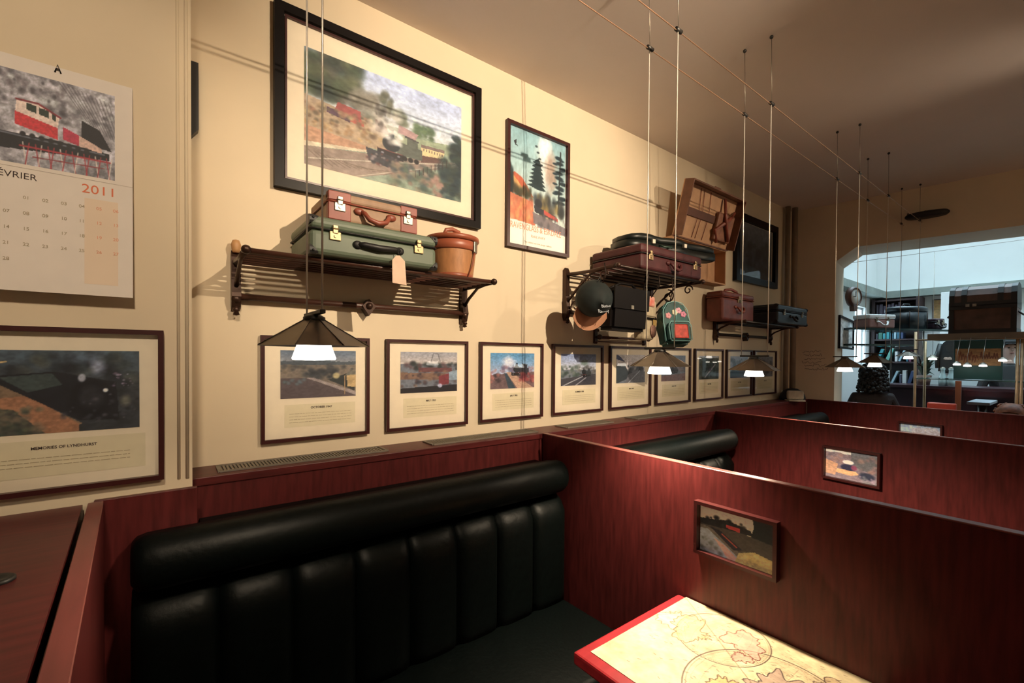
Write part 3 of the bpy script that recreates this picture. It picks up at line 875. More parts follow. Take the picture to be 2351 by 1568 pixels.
def paint_p2():
    c = Can(120, 80, (120, 90, 70), 95)
    c.grad(.85, 1, (200, 196, 190), (214, 210, 200)); c.hills(.86, .1, (120, 96, 84), 4); c.poly([(.5, 1), (1, 1), (1, .3), (.5, .5)], (84, 78, 66), .9)
    c.blobs(50, 0, 1, .3, .85, .06, [(130, 90, 72), (96, 76, 70), (80, 70, 60), (150, 104, 76)], .6); c.poly([(0, .6), (.25, .5), (.2, .1), (0, .12)], (190, 130, 80), .8)
    c.ell(.45, .60, .12, .08, (244, 226, 206), 1, .3); c.ell(.44, .42, .16, .13, (34, 30, 44), 1, .3); c.ell(.56, .44, .07, .10, (120, 50, 60), .9); c.poly([(.24, .34), (.6, .32), (.66, .24), (.5, .16), (.2, .2)], (206, 140, 84))
    c.ell(.80, .22, .18, .16, (30, 32, 40), .95, .4); c.blobs(20, .6, 1, .0, .2, .05, [(110, 100, 84), (150, 120, 110)], .6)
    return c.tex(.2, 30)


def paint_p3():
    c = Can(100, 66, (120, 116, 104), 99)
    c.grad(.6, 1, (170, 176, 170), (120, 128, 124)).tex(.1, 6); c.blobs(40, 0, 1, .5, .95, .05, [(96, 92, 80), (150, 140, 124), (200, 190, 176), (70, 66, 60)], .6); c.poly([(.3, .8), (.9, .9), (1, .6), (.3, .4)], (170, 150, 130), .7)
    c.poly([(0, .5), (1, .5), (1, 0), (0, 0)], (70, 60, 52)); return c.tex(.25, 30)


# small prints along the ledge
SM = [(597, 845), (884, 1070), (1098, 1242), (1265, 1380), (1396, 1490), (1502, 1581), (1591, 1656), (1664, 1722), (1727, 1778)]
SML = ['first small framed print above the ledge, station scene with a dark curving platform',
       'second small framed print above the ledge, crowded yard with dark red carriages',
       'third small framed print above the ledge, engine with white smoke under a blue sky',
       'fourth small framed print above the ledge, engine on pale tracks between green banks',
       'fifth small framed print above the ledge, pale sky with a dark blue roof corner',
       'sixth small framed print above the ledge, partly behind the second pendant lamp',
       'seventh small framed print above the ledge, dark green cutting with a pale diagonal track',
       'eighth small framed print above the ledge, partly behind the third pendant lamp',
       'last small framed print above the ledge, nearest the corner pipes']
HEADS = ['OCTOBER 1947', 'MAY 1953', 'JULY 1951', 'SUMMER 1938', 'MAY 1947', 'JUNE 1949', 'MAY 1950', 'JULY 1948', 'MAY 1946']
for i, (a, b) in enumerate(SM):
    xa, xb_ = PY(a, 880, 0).x, PY(b, 880, 0).x
    framed('framed_print', SML[i], 'picture', ((xa + xb_) / 2, -.001, 1.327), 0, xb_ - xa, .446, paint_small(i), (.165, .405, .865, .865),
           fw=.014, caption=(HEADS[i], .013, .30, 4, (.24, .82, .16, .27)), capbox=(.2, .13, .86, .345), group='small train prints in a row')

# big picture
x0, x1 = PY(627, 200, 0).x, PY(1098, 350, 0).x
z0, z1 = 2.388, 3.147
q = [PY(698, 100, 0), PY(1057, 467, 0), PY(697, 375, 0), PY(1057, 255, 0)]
pw = ((q[0].x + q[2].x) / 2, (q[2].z + q[1].z) / 2, (q[1].x + q[3].x) / 2, (q[0].z + q[3].z) / 2)
bgp = framed('framed_painting', 'large black framed painting of a steam train at a country station', 'picture', ((x0 + x1) / 2, -.001, z0), 0, x1 - x0, z1 - z0,
             paint_big(), ((pw[0] - x0) / (x1 - x0), (pw[1] - z0) / (z1 - z0), (pw[2] - x0) / (x1 - x0), (pw[3] - z0) / (z1 - z0)), fw=.036, dp=.03, fm=m_blackframe, white=(243, 222, 184), gain=.98)
bm = bm_new(); w_, h_ = x1 - x0, z1 - z0
for s in (-1, 1):
    b_box(bm, (s * (w_ / 2 - .045) - .004, -.02, .041), (s * (w_ / 2 - .045) + .004, -.0065, h_ - .041))
    b_box(bm, (-w_ / 2 + .049, -.02, h_ / 2 + s * (h_ / 2 - .045) - .004), (w_ / 2 - .049, -.0065, h_ / 2 + s * (h_ / 2 - .045) + .004))
obj('inner_bead', bm, m_frame, bgp)

# poster
ps = framed('framed_poster', 'tall framed railway travel poster with a pine tree and red hill', 'poster', ((1.56 + 2.056) / 2, -.001, 2.328), 0, .497, .722,
            paint_poster(), (.045, .03, .955, .97), fw=.02, dp=.026, white=(242, 222, 188))
text_obj('RAVENGLASS & ESKDALE', .052, m_pinkink, ps, (-.215, -.0078, .118), align='LEFT', sx=.70)
text_obj('RAILWAY', .022, m_pinkink, ps, (0, -.0078, .082), sx=1.2)
text_obj('The oldest narrow gauge railway', .014, m_ink, ps, (0, -.0078, .045), sx=1.2)

# dark picture further along
dq = [PY(*p, 0) for p in [(1690, 487), (1778, 522), (1776, 665), (1675, 640)]]
dx0, dx1 = (dq[0].x + dq[3].x) / 2, (dq[1].x + dq[2].x) / 2
framed('framed_painting', 'dark painting in a wide black frame beside the corner pipes', 'picture', ((dx0 + dx1) / 2, -.001, 2.42), 0, dx1 - dx0, .64, paint_dark(),
       (.09, .10, .91, .90), fw=.06, dp=.04, fm=m_blackframe, white=(190, 170, 140), gain=.9)

# lower left print
framed('framed_print', 'framed print of a dark train above the counter at far left', 'picture', (-.225, YN - .001, 1.303), 0, .455, .462, paint_memories(),
       (.13, .36, .87, .86), fw=.014, dp=.026, caption=('MEMORIES OF LYNDHURST', .011, .265, 3, (.2, .82, .155, .225)), capbox=(.08, .10, .90, .32), white=(200, 182, 154), gain=.75)

# calendar
cal = thing('wall_calendar', 'white paper wall calendar with a red train photograph hanging by a nail', 'calendar', (-.228, YN - .004, 2.488), 0, rot=(math.radians(-3.2), 0, 0))
cw, chh = .318, .632
for k in range(3):
    bm = bm_new(); b_box(bm, (-cw / 2, -.004 - k * .0018, -chh), (cw / 2, -.0028 - k * .0018, 0))
    obj('page', bm, m_paper, cal)
fy = -.0078
print_obj('photograph', paint_calendar(), cw - .08, .252, cal, (-.0, fy, -.035 - .126 - .004), white=(205, 182, 158), gain=.74)
text_obj('FÉVRIER', .024, m_inkd, cal, (-.082, fy, -.331), name='month_lettering')
text_obj('2011', .036, m_redink, cal, (cw / 2 - .036, fy, -.340), align='RIGHT', name='year_lettering', sx=1.05)
box_obj('fold_line', (-cw / 2, fy - .0003, -.318 + .016), (cw / 2, fy + .001, -.318 + .0172), mat('page_fold', (.6, .52, .46), .8), cal)
wk = mat('weekend_tint', (.80, .66, .52), .8, var=.02)
box_obj('weekend_tint', (cw / 2 - .105, fy - .0001, -.60), (cw / 2 - .033, fy + .0008, -.355), wk, cal)
dd = 1
for r in range(5):
    for col in range(7):
        if r == 0 and col < 1: continue
        if dd > 28: break
        text_obj('%02d' % dd, .0125, m_ink if col < 5 else m_pinkink, cal, (cw / 2 - .038 - (6 - col) * .0362, fy - .0004, -.385 - r * .042), name='day_number'); dd += 1
tube_obj('nail', [(0, .012, -.008), (0, -.018, -.006)], .0025, m_steeld, cal)
tube_obj('hanger_clip', [(-.006, -.009, -.016), (.0, -.013, .004), (.006, -.009, -.016)], .0018, m_black, cal)

# partition pictures
def on_partition(pp, st, d, pa, pb, zlo, zhi, can, label):
    a, b = Vector(pa[:2]), Vector(pb[:2])
    mid = (a + b) / 2; u = (mid - st).dot(d); w = (b - a).length
    p = st + d * u
    nrm = Vector((-d.y, d.x)); p = p - nrm * .001
    t = framed('framed_photograph', label, 'picture', (p.x, p.y, zlo), math.atan2(d.y, d.x), w, zhi - zlo, can, (.05, .065, .95, .935), fw=.013, dp=.03, mount=False,
               white=(240, 215, 170), glass=False, gain=1.45, group='small pictures on the booth partitions')
    box_obj('backing_block', (-w / 2 + .004, -.007, .004), (w / 2 - .004, -.0005, zhi - zlo - .004), m_frame, t)
    return t


def on_line(st, d, px, py):    # pixel met with the vertical partition face
    n = Vector((-d.y, d.x)); r_ = ray(px, py); c2 = Vector((CAM[0], CAM[1])); r2 = Vector((r_[0], r_[1]))
    k = (st - c2).dot(n) / r2.dot(n); p = c2 + r2 * k
    return Vector((p.x, p.y, CAM[2] + r_[2] * k))


for (pp, st, d, pts, can, lab, hfix) in [
    (pp1, s1, d1, [(1603, 1145), (1793, 1197), (1790, 1345), (1600, 1252)], paint_p1(), 'framed landscape photograph with a red train on the nearest partition', None),
    (pp2, s2, d2, [(1892, 1020), (2025, 1042), (2022, 1120), (1890, 1096)], paint_p2(), 'framed photograph of an engine with white smoke on the middle partition', None),
    (pp3, s3, d3, [(2064, 967), (2166, 976), None, None], paint_p3(), 'framed photograph half hidden low on the farthest partition', .21)]:
    A = on_line(st, d, *pts[0]); B = on_line(st, d, *pts[1])
    zt_ = (A.z + B.z) / 2
    zb_ = zt_ - hfix if hfix else (on_line(st, d, *pts[2]).z + on_line(st, d, *pts[3]).z) / 2
    print(lab, A, B, zb_)
    on_partition(pp, st, d, A, B, zb_, zt_, can, lab)

# black slim speaker at the recess corner
bm = bm_new(); xa = XN + .004
b_prism(bm, [(xa, 2.775), (xa + .030, 2.775), (xa + .030, 2.53), (xa + .004, 2.495), (xa, 2.495)], 'y', -.04, -.002)
spk = obj('wall_speaker', bm, m_black); tag(spk, 'narrow black fitting tucked behind the edge of the near wall', 'fitting')

# ------------------------------------------------------------------ cable lighting
ya, yb = V(0, .555, 0).y, V(0, .492, 0).y
ym = (ya + yb) / 2
RZ = V(0, 0, .615).z
XE = FO.x + ft.x * (-ym / -ft.y) - .03
for y, lab in ((ya, 'thin low voltage cable along the ceiling, the one nearer the wall'), (yb, 'thin low voltage cable along the ceiling, the one farther from the wall')):
    o = tube_obj('light_cable', [(XB + .01, y, RZ), (0, y, RZ - .004), (2, y, RZ - .002), (4, y, RZ - .004), (XE, y, RZ)], .0022, mat('copper_cable', (.55, .34, .22), .4, metal=.8), None, 6)
    tag(o, lab, 'cable', 'pair of lighting cables')


def support(x, lab, xc=None):
    for y, w in ((ya, 'nearer the wall'), (yb, 'farther from the wall')):
        t = thing('cable_support', lab + ', ' + w, 'cable support', (x, y, RZ), 0, 'ceiling cable supports')
        tube_obj('suspension_wire', [(0, 0, 0), ((xc or x) - x, 0, CEIL - RZ - .004)], .0016, m_steeld, t, 6)
        bm = bm_new(); b_sphere(bm, ((xc or x) - x, 0, CEIL - RZ - .008), .009); obj('ceiling_mount', bm, m_lampblk, t)
        bm = bm_new(); b_tube(bm, [(-.018, 0, .002), (.018, 0, .002)], .0085, 10); obj('clip', bm, m_lampblk, t)


LX = [V(.131, 0, 0).x, V(.768, 0, 0).x, V(1.165, 0, 0).x, V(1.825, 0, 0).x, V(2.160, 0, 0).x]
LPX = [(735, 795), (1520, 841), (1737, 850), (1943, 843), (2018, 833)]
LL = ['nearest pendant lamp with conical metal shade below the green suitcase', 'pendant lamp hanging above the map table end', 'third pendant lamp, in front of the last small prints',
      'fourth pendant lamp, at the left edge of the arch', 'fifth pendant lamp, in front of the dark haired person']
for i, x in enumerate(LX):
    support(x + .004, 'cable support with ceiling wire above %s' % ['the nearest pendant lamp', 'the map table lamp', 'the third pendant lamp', 'the fourth pendant lamp', 'the fifth pendant lamp'][i], x - .01)


def lamp(x, zb, label, power, cone=152, blend=.8, rot=0.2, s=1.0, y=None, rail=RZ):
    y = ym if y is None else y
    t = thing('pendant_lamp', label, 'lamp', (x, y, zb), 0, 'pendant lamps on the cable system')
    R = .122 * s; H = .060 * s
    bm = bm_new(); n = 8
    top, bot = [], []
    for j in range(n):
        a = 2 * PI * j / n + rot
        bot.append((R * math.cos(a), R * math.sin(a), 0)); top.append((.022 * s * math.cos(a), .022 * s * math.sin(a), H))
    def ringv(P, dr): return [bm.verts.new((p[0] * dr, p[1] * dr, p[2])) for p in P]
    A, B = ringv(bot, 1), ringv(top, 1); A2, B2 = ringv(bot, .985), ringv([(p[0], p[1], p[2] - .003) for p in top], .9)
    for j in range(n):
        k = (j + 1) % n
        bm.faces.new((A[j], A[k], B[k], B[j])); bm.faces.new((A2[k], A2[j], B2[j], B2[k])); bm.faces.new((A[k], A[j], A2[j], A2[k]))
    shd = obj('shade', bm, m_shade, t)
    bm = bm_new()
    for j in range(n):
        b_tube(bm, [Vector(bot[j]) + Vector((0, 0, .0008)), Vector(top[j]) + Vector((0, 0, .0008))], .0012 * s, 5)
    obj('seams', bm, m_steeld, shd)
    bm = bm_new(); b_lathe(bm, [(.030 * s, .012), (.036 * s, .004), (.047 * s, -.028 * s), (.045 * s, -.031 * s), (.0, -.033 * s)], 20)
    obj('glass_bowl', bm, m_bowl, t)
    bm = bm_new(); b_lathe(bm, [(.024 * s, H - .006), (.024 * s, H + .006), (.014 * s, H + .012), (.0, H + .012)], 14); obj('cap', bm, m_lampblk, t)
    box_obj('crossbar', (-.006, yb - y - .006, H + .010), (.006, ya - y + .006, H + .019), m_lampblk, t, .002)
    for yy in (ya, yb):
        tube_obj('wire', [(0, yy - y, H + .014), (0, yy - y, rail - zb)], .0022, m_steel, t, 6)
    ld = bpy.data.lights.new('lamp_light', 'SPOT'); ld.energy = power; ld.color = (1, .80, .56); ld.spot_size = math.radians(cone); ld.spot_blend = blend; ld.shadow_soft_size = .03
    lo = bpy.data.objects.new('lamp_light', ld); C.objects.link(lo); lo.parent = t; lo.location = (0, 0, -.05 * s)
    return t


LP = [20, 150, 190, 120, 50]
for i, x in enumerate(LX):
    lamp(x, PY(*LPX[i], ym).z, LL[i], LP[i], *((116, 1.0) if i == 1 else (152, .8)), rot=.25 + .1 * i)

# ceiling track spots on the other side of the room, two added for bounce
tk = thing('track_light', 'white ceiling track with four spotlight heads across the room, two added as fill', 'track light', (0, 0, 0))
box_obj('track', (.4, -2.87, CEIL - .03), (4.5, -2.83, CEIL - .001), m_whitep, tk)
dl = thing('ceiling_fill_light', 'round white ceiling light added to brighten the near wall', 'ceiling light', (0, 0, 0))  # unseen fixture put in as fill for the near wall
for loc, tgt, pw_, ang, rad in SPOTS:
    if loc[1] > -2.7:
        bm = bm_new(); b_lathe(bm, [(.115, .01), (.13, CEIL - loc[2] - .03), (.05, CEIL - loc[2] - .002), (0, CEIL - loc[2] - .002)], 24, Matrix.Translation(loc), cap=False); obj('housing', bm, m_whitep, dl)
        add_spot(loc, tgt, pw_, ang, dl, rad); continue
    L_ = Vector(loc); dr = (Vector(tgt) - L_).normalized()
    bm = bm_new(); b_tube(bm, [L_ - dr * .13, L_ - dr * .02], [.022, .034], 16); b_tube(bm, [L_ - dr * .08, Vector((L_.x, -2.85 if L_.y > -2.9 else -2.86, CEIL - .03))], .008, 8)
    obj('spot_head', bm, m_whitep, tk)
    add_spot(loc, tgt, pw_, ang, tk, rad)


# ------------------------------------------------------------------ luggage racks
def scroll(bm, c, r0, turns, r, start=0, flip=1, plane='yz', n=26):
    pts = []
    for k in range(n):
        a = start + flip * turns * 2 * PI * k / (n - 1); rr = r0 * (1 - .75 * k / (n - 1))
        pts.append((c[0], c[1] + rr * math.cos(a), c[2] + rr * math.sin(a)))
    b_tube(bm, pts, r, 6)


def rack(name, label, xa, xb_, z, depth, drop, nrod=6, rod_m=None, ornate=False, mid=True, back_rods=0):
    t = thing(name, label, 'luggage rack', ((xa + xb_) / 2, 0, z), 0, 'wall luggage racks')
    h = (xb_ - xa) / 2
    for s in (-1, 1):
        bm = bm_new(); x = s * h
        b_prism(bm, [(-.0, .03), (-.02, .045), (-.032, .02), (-.03, -drop * .5), (-.045, -drop), (-.03, -drop - .04), (-.008, -drop - .055), (0, -drop - .03)], 'x', x - .016, x + .016)
        b_tube(bm, [(x, -.01, .0), (x, -depth * .5, -.004), (x, -depth - .012, .0)], [.013, .010, .012], 10)
        b_tube(bm, [(x, -.025, -drop * .75), (x, -depth * .25, -drop * .45), (x, -depth * .55, -.014), (x, -depth * .85, -.006)], [.009, .008, .007, .005], 8)
        b_sphere(bm, (x, -depth - .014, .0), .016)
        b_sphere(bm, (x, -.03, -drop - .01), .018)
        if ornate:
            scroll(bm, (x, -depth * .40, -.075), .05, 1.3, .005, PI * .5, 1); scroll(bm, (x, -depth * .78, -.045), .035, 1.2, .005, PI, -1)
            scroll(bm, (x, -.10, -drop + .03), .045, 1.2, .005, -PI / 2, 1)
        brk = obj('bracket', bm, m_bronze, t)
        bm = bm_new(); b_lathe(bm, [(.0, -.02), (.012, -.016), (.008, -.004), (.014, .0), (.009, .012), (.0, .02)], 12, Matrix.Translation((x, -.032, -drop - .055))); obj('finial', bm, m_bronze, brk)
    for k in range(nrod):
        y = -.025 - (depth - .025) * k / (nrod - 1)
        rr = .0105 if k == nrod - 1 else .006
        tube_obj('rod', [(-h - (.012 if k == nrod - 1 else 0), y, .0), (h + (.012 if k == nrod - 1 else 0), y, .0)], rr, rod_m or m_rod, t, 8)
    tube_obj('lower_rail', [(-h, -.03, -drop), (h, -.03, -drop)], .013, rod_m or m_rod, t, 10)
    if mid:
        bm = bm_new(); b_prism(bm, [(-.032, 0), (0, .032), (.032, 0), (0, -.045)], 'y', -.05, -.002, M=Matrix.Translation((0, 0, -drop))); b_sphere(bm, (0, -.05, -drop), .016); obj('centre_boss', bm, m_bronze, t)
    return t


RK1 = V(0, 0, .174).z
r1_ = rack('luggage_rack', 'long dark wooden luggage rack carrying the green and brown suitcases', .229, 1.276, RK1, .285, .135, 7)
RK2 = V(0, 0, .250).z
r2_ = rack('luggage_rack', 'ornate iron luggage rack with scrolls carrying the maroon suitcase', 2.04, 2.93, RK2, .42, .235, 6, m_iron, True, False)
RK3 = V(0, 0, .150).z
rack('luggage_rack', 'small dark luggage rack near the corner carrying a red case and a blue case', 3.89, 4.97, RK3, .26, .10, 5, mat('black_rack_rod', (.012, .010, .010), .4))

# wooden knob standing on the left bracket of the first rack
bm = bm_new(); b_lathe(bm, [(.012, 0), (.015, .012), (.018, .03), (.012, .048), (.0, .052)], 14)
obj('wooden_knob', bm, mat('pale_wood_knob', (.55, .30, .13), .5), r1_, (-.5235, -.03, .036))


# ------------------------------------------------------------------ suitcases
def suitcase(name, label, w, d, h, loc, rotz, mb, split=.68, latch_x=.32, latch_m=None, handle_m=None, corner_m=None, patch_m=None, patches=(),
             handle='arch', r=.02, seam_m=None, side_m=None, group=None):
    t = thing(name, label, 'suitcase', loc, rotz, group)
    bm = bm_new(); b_box(bm, (-w / 2, -d / 2, 0), (w / 2, d / 2, h * split - .001), r, 3); bod = obj('body', bm, mb, t, smooth=False)
    bm = bm_new(); b_box(bm, (-w / 2 - .001, -d / 2 - .001, h * split + .001), (w / 2 + .001, d / 2 + .001, h), min(r, h * (1 - split) * .4), 3); lidp = obj('lid', bm, mb, t)
    bm = bm_new()
    b_tube(bm, [(-w / 2 + .012, -d / 2 - .001, h * split), (w / 2 - .012, -d / 2 - .001, h * split), (w / 2 + .001, -d / 2 + .012, h * split), (w / 2 + .001, d / 2 - .012, h * split), (w / 2 - .012, d / 2 + .001, h * split), (-w / 2 + .012, d / 2 + .001, h * split), (-w / 2 - .001, d / 2 - .012, h * split), (-w / 2 - .001, -d / 2 + .012, h * split)], .0035, 6, True)
    obj('seam_piping', bm, seam_m or m_black, t)
    for (a, b) in patches:
        bm = bm_new(); e = .0016
        for lo_, hi_ in ((0.004, h * split - .004), (h * split + .004, h)):
            b_box(bm, (a, -d / 2 - e - .001, lo_), (b, -d / 2 + .03, hi_ + (e if hi_ == h else 0)), .003, 1)
        obj('leather_patch', bm, patch_m, t)
    for s in (-1, 1):
        l = thing_part = bm_new(); x = s * latch_x * w
        b_box(l, (x - .021, -d / 2 - .007, h * split - .036), (x + .021, -d / 2 - .0005, h * split - .004), .002, 1)
        b_box(l, (x - .010, -d / 2 - .010, h * split - .012), (x + .010, -d / 2 - .003, h * split + .020), .002, 1)
        b_tube(l, [(x - .012, -d / 2 - .010, h * split + .006), (x + .012, -d / 2 - .010, h * split + .006)], .003, 6)
        b_tube(l, [(x, -d / 2 - .007, h * split - .022), (x, -d / 2 - .011, h * split - .022)], .006, 10)
        obj('latch', l, latch_m or m_nick, bod)
    hz = h * split * .58
    hm = handle_m or m_black
    bm = bm_new()
    if handle == 'arch':
        pts = [(-.058, -d / 2 - .006, hz + .008), (-.050, -d / 2 - .02, hz), (-.034, -d / 2 - .03, hz - .024), (0, -d / 2 - .034, hz - .034), (.034, -d / 2 - .03, hz - .024), (.050, -d / 2 - .02, hz), (.058, -d / 2 - .006, hz + .008)]
        b_tube(bm, pts, [.007, .009, .010, .011, .010, .009, .007], 8)
        for s in (-1, 1): b_sphere(bm, (s * .066, -d / 2 - .004, hz + .008), .018, 12, 8, (1.2, .5, .8))
    else:
        b_tube(bm, [(-.085, -d / 2 - .004, hz), (-.06, -d / 2 - .014, hz), (0, -d / 2 - .018, hz - .004), (.06, -d / 2 - .014, hz), (.085, -d / 2 - .004, hz)], [.010, .012, .013, .012, .010], 8)
        for s in (-1, 1): b_sphere(bm, (s * .086, -d / 2 - .004, hz), .016, 12, 8, (1.2, .6, 1))
    obj('handle', bm, hm, bod)
    if corner_m:
        for sx in (-1, 1):
            for zc in (0, h):
                bm = bm_new()
                b_box(bm, (sx * w / 2 - .034, -d / 2 - .002, zc - .034 if zc else -.002), (sx * w / 2 + .034, -d / 2 + .034, zc + .002 if zc else .034), .012, 2)
                bmesh.ops.bisect_plane(bm, geom=bm.verts[:] + bm.edges[:] + bm.faces[:], plane_co=(sx * (w / 2 + .002), 0, 0), plane_no=(sx, 0, 0), clear_outer=True)
                # cut the inner corner so the cap is triangular
                bmesh.ops.bisect_plane(bm, geom=bm.verts[:] + bm.edges[:] + bm.faces[:], plane_co=(sx * (w / 2 - .018), 0, (h - .018) if zc else .018), plane_no=(-sx, 0, -1 if zc else 1), clear_outer=True)
                bmesh.ops.holes_fill(bm, edges=bm.edges[:])
                b_sphere(bm, (sx * (w / 2 - .010), -d / 2 - .002, zc - .011 if zc else .011), .005, 8, 6)
                obj('corner_cap', bm, corner_m, lidp if zc else bod)
    return t


m_green = mat('green_fibre', (.125, .165, .115), .5, var=.10, scale=10)
m_tan = mat('tan_canvas', (.38, .24, .15), .6, var=.12, scale=30)
m_brown = mat('red_brown_leather', (.30, .075, .045), .42, var=.18, scale=18)
m_maroon = mat('maroon_leather', (.080, .022, .024), .45, var=.2, scale=14, spec=.3)

gx0, gx1 = PY(712, 590, -.335).x, PY(1003, 628, -.335).x
gt = suitcase('suitcase', 'green fibre suitcase with black corners and a paper luggage tag', gx1 - gx0, .32, .142, ((gx0 + gx1) / 2, -.175, RK1 + .012), 0, m_green, .66, .33, m_brass, m_black, m_black, handle='flat')
# luggage tag
w = gx1 - gx0
bm = bm_new(); tx = .07
b_prism(bm, [(tx - .027, -.082), (tx + .034, -.087), (tx + .026, .010), (tx + .004, .030), (tx - .012, .028), (tx - .028, .008)], 'y', -.192, -.190)
obj('luggage_tag', bm, mat('tag_card', (.80, .58, .44), .8, var=.08, scale=20), gt)
tube_obj('tag_string', [(tx, -.19, .026), (tx - .002, -.187, .055)], .0012, m_black, gt, 5)
bx0, bx1 = PY(754, 470, -.30).x, PY(957, 520, -.30).x
w = bx1 - bx0
suitcase('suitcase', 'small tan suitcase with red brown leather patches on top of the green one', w, .26, .112, ((bx0 + bx1) / 2, -.17, RK1 + .012 + .143), 0, m_tan, .66, .385, m_nick, m_brown, None,
         mat('red_leather_patch', (.30, .07, .05), .5, var=.15, scale=14), ((-w / 2 - .001, -w / 2 + .085), (w / 2 - .075, w / 2 + .001)), 'arch', .012, m_brown)

# round wicker bucket bag
bk = thing('bucket_bag', 'round wicker and tan leather lidded bucket bag on the long rack', 'bag', (1.115, -.175, RK1 + .007))
R0, R1, HH = .098, .118, .175
bm = bm_new(); prof = []
for k in range(34):
    z = .016 + (HH - .05) * k / 33; prof.append((R0 + (R1 - R0) * z / HH + (.0016 if k % 2 else 0), z))
b_lathe(bm, [(0, .002), (R0 - .01, .002)] + prof, 30, cap=False); obj('wicker_body', bm, mat('orange_wicker', (.48, .22, .09), .5, var=.15, scale=60, stretch=(1, 1, .3)), bk)
mb_ = mat('tan_leather', (.36, .10, .05), .4, var=.15, scale=12)
bm = bm_new(); b_lathe(bm, [(R0 + .002, 0), (R0 + .004, .020), (R0 + .001, .021)], 30); obj('base_band', bm, mb_, bk)
bm = bm_new(); b_lathe(bm, [(R1 - .002, HH - .045), (R1 + .003, HH - .04), (R1 + .004, HH - .005), (R1 - .004, HH)], 30); obj('rim_band', bm, mb_, bk)
bm = bm_new(); b_lathe(bm, [(R1 + .004, HH), (R1 + .012, HH + .008), (R1 + .010, HH + .022), (R1 - .03, HH + .032), (.0, HH + .036)], 30); obj('lid', bm, mb_, bk)
tube_obj('top_handle', [(-.05, 0, HH + .034), (-.035, 0, HH + .062), (0, 0, HH + .07), (.035, 0, HH + .062), (.05, 0, HH + .034)], [.007, .010, .011, .010, .007], mb_, bk, 8)
a = math.radians(-62)
bm = bm_new(); b_box(bm, (-.011, -R1 - .012, HH - .055), (.011, -R1 - .003, HH - .002), .002, 1, M=Matrix.Rotation(a + PI / 2, 4, 'Z')); obj('clasp', bm, m_nick, bk)
tube_obj('side_strap', [((R1 + .006) * math.cos(a), (R1 + .006) * math.sin(a), HH - .05), ((R1 + .001) * math.cos(a - .1), (R1 + .001) * math.sin(a - .1), .06), ((R0 + .004) * math.cos(a - .25), (R0 + .004) * math.sin(a - .25), .0)], .003, m_brown, bk, 5)

# maroon suitcase and what sits on it
suitcase('suitcase', 'big maroon leather suitcase on the ornate iron rack', .67, .40, .155, (2.60, -.225, RK2 + .012), 0, m_maroon, .62, .37, m_brass, m_maroon, None, r=.018, seam_m=m_black)
VZ = RK2 + .012 + .157
vc = thing('violin_case', 'black violin case lying on the maroon suitcase', 'instrument case', (2.74, -.27, VZ), math.radians(-12)); vc.scale = (1.06, 1.05, 1.1)
outl = [(-.40, .0), (-.385, .075), (-.33, .112), (-.26, .115), (-.18, .09), (-.12, .082), (-.04, .098), (.02, .10), (.08, .085), (.16, .05), (.30, .042), (.40, .042), (.425, .025), (.43, 0)]
loop = outl + [(x, -y) for x, y in outl[-2:0:-1]]
for nm, za, zb_, sca in (('case_body', .001, .052, 1), ('case_lid', .055, .095, .97)):
    bm = bm_new()
    levels = [(za, 1.0), (zb_ - .012, 1.0), (zb_, .9)] if nm == 'case_lid' else [(za, .93), (za + .012, 1), (zb_, 1)]
    rings = [[bm.verts.new((x * (sca * s if abs(x) < .5 else 1), y * sca * s, z)) for x, y in loop] for z, s in levels]
    for r0_, r1_ in zip(rings, rings[1:]):
        for j in range(len(loop)):
            f = bm.faces.new((r0_[j], r0_[(j + 1) % len(loop)], r1_[(j + 1) % len(loop)], r1_[j])); f.smooth = True
    bm.faces.new(rings[0][::-1]); bm.faces.new(rings[-1])
    obj(nm, bm, mat('black_green_case', (.005, .008, .007), .40, scale=20), vc)
for x in (-.20, .06):
    bm = bm_new(); b_box(bm, (x - .012, -.112, .04), (x + .012, -.092, .066), .002, 1); obj('clasp', bm, m_nick, vc)
tube_obj('handle', [(-.13, -.082, .045), (-.12, -.11, .03), (-.06, -.115, .03), (-.05, -.09, .045)], .006, mat('dark_green_strap', (.02, .05, .035), .5), vc, 6)

# open suitcase hung on the wall
m_lin = mat('peach_lining', (.62, .36, .20), .7, var=.12, scale=10)
m_case = mat('brown_case_edge', (.20, .085, .05), .5, var=.2, scale=14)
oc = thing('open_suitcase', 'open suitcase fixed high on the wall with its peach lining showing', 'suitcase', (0, 0, 0))
hy = -.105                                   # front of the box
bl, br = PY(1545, 540, hy), PY(1667, 575, hy)
zt_, zb_ = (bl.z + br.z) / 2, PY(1665, 655, hy).z
X0, X1 = bl.x, br.x
bm = bm_new()
b_box(bm, (X0, -.012, zb_), (X1, -.003, zt_)); obj('box_back', bm, m_lin, oc)
bm = bm_new(); th = .012
b_box(bm, (X0, hy, zb_), (X0 + th, -.012, zt_)); b_box(bm, (X1 - th, hy, zb_), (X1, -.012, zt_)); b_box(bm, (X0 + th, hy, zb_), (X1 - th, -.012, zb_ + th)); b_box(bm, (X0 + th, hy, zt_ - th), (X1 - th, -.012, zt_))
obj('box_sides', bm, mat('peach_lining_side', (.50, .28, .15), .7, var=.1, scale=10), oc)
ltop = PY(1592, 418, hy - .10)
lz = ltop.z - zt_; ly = .10
lid = bpy.data.objects.new('lid_pivot', None)
bpy.data.objects.remove(lid)
ang = math.atan2(ly, lz); LH = math.hypot(ly, lz)
LM = Matrix.Translation((X0, hy, zt_ + .002)) @ Matrix.Rotation(ang, 4, 'X')
LW = X1 - X0
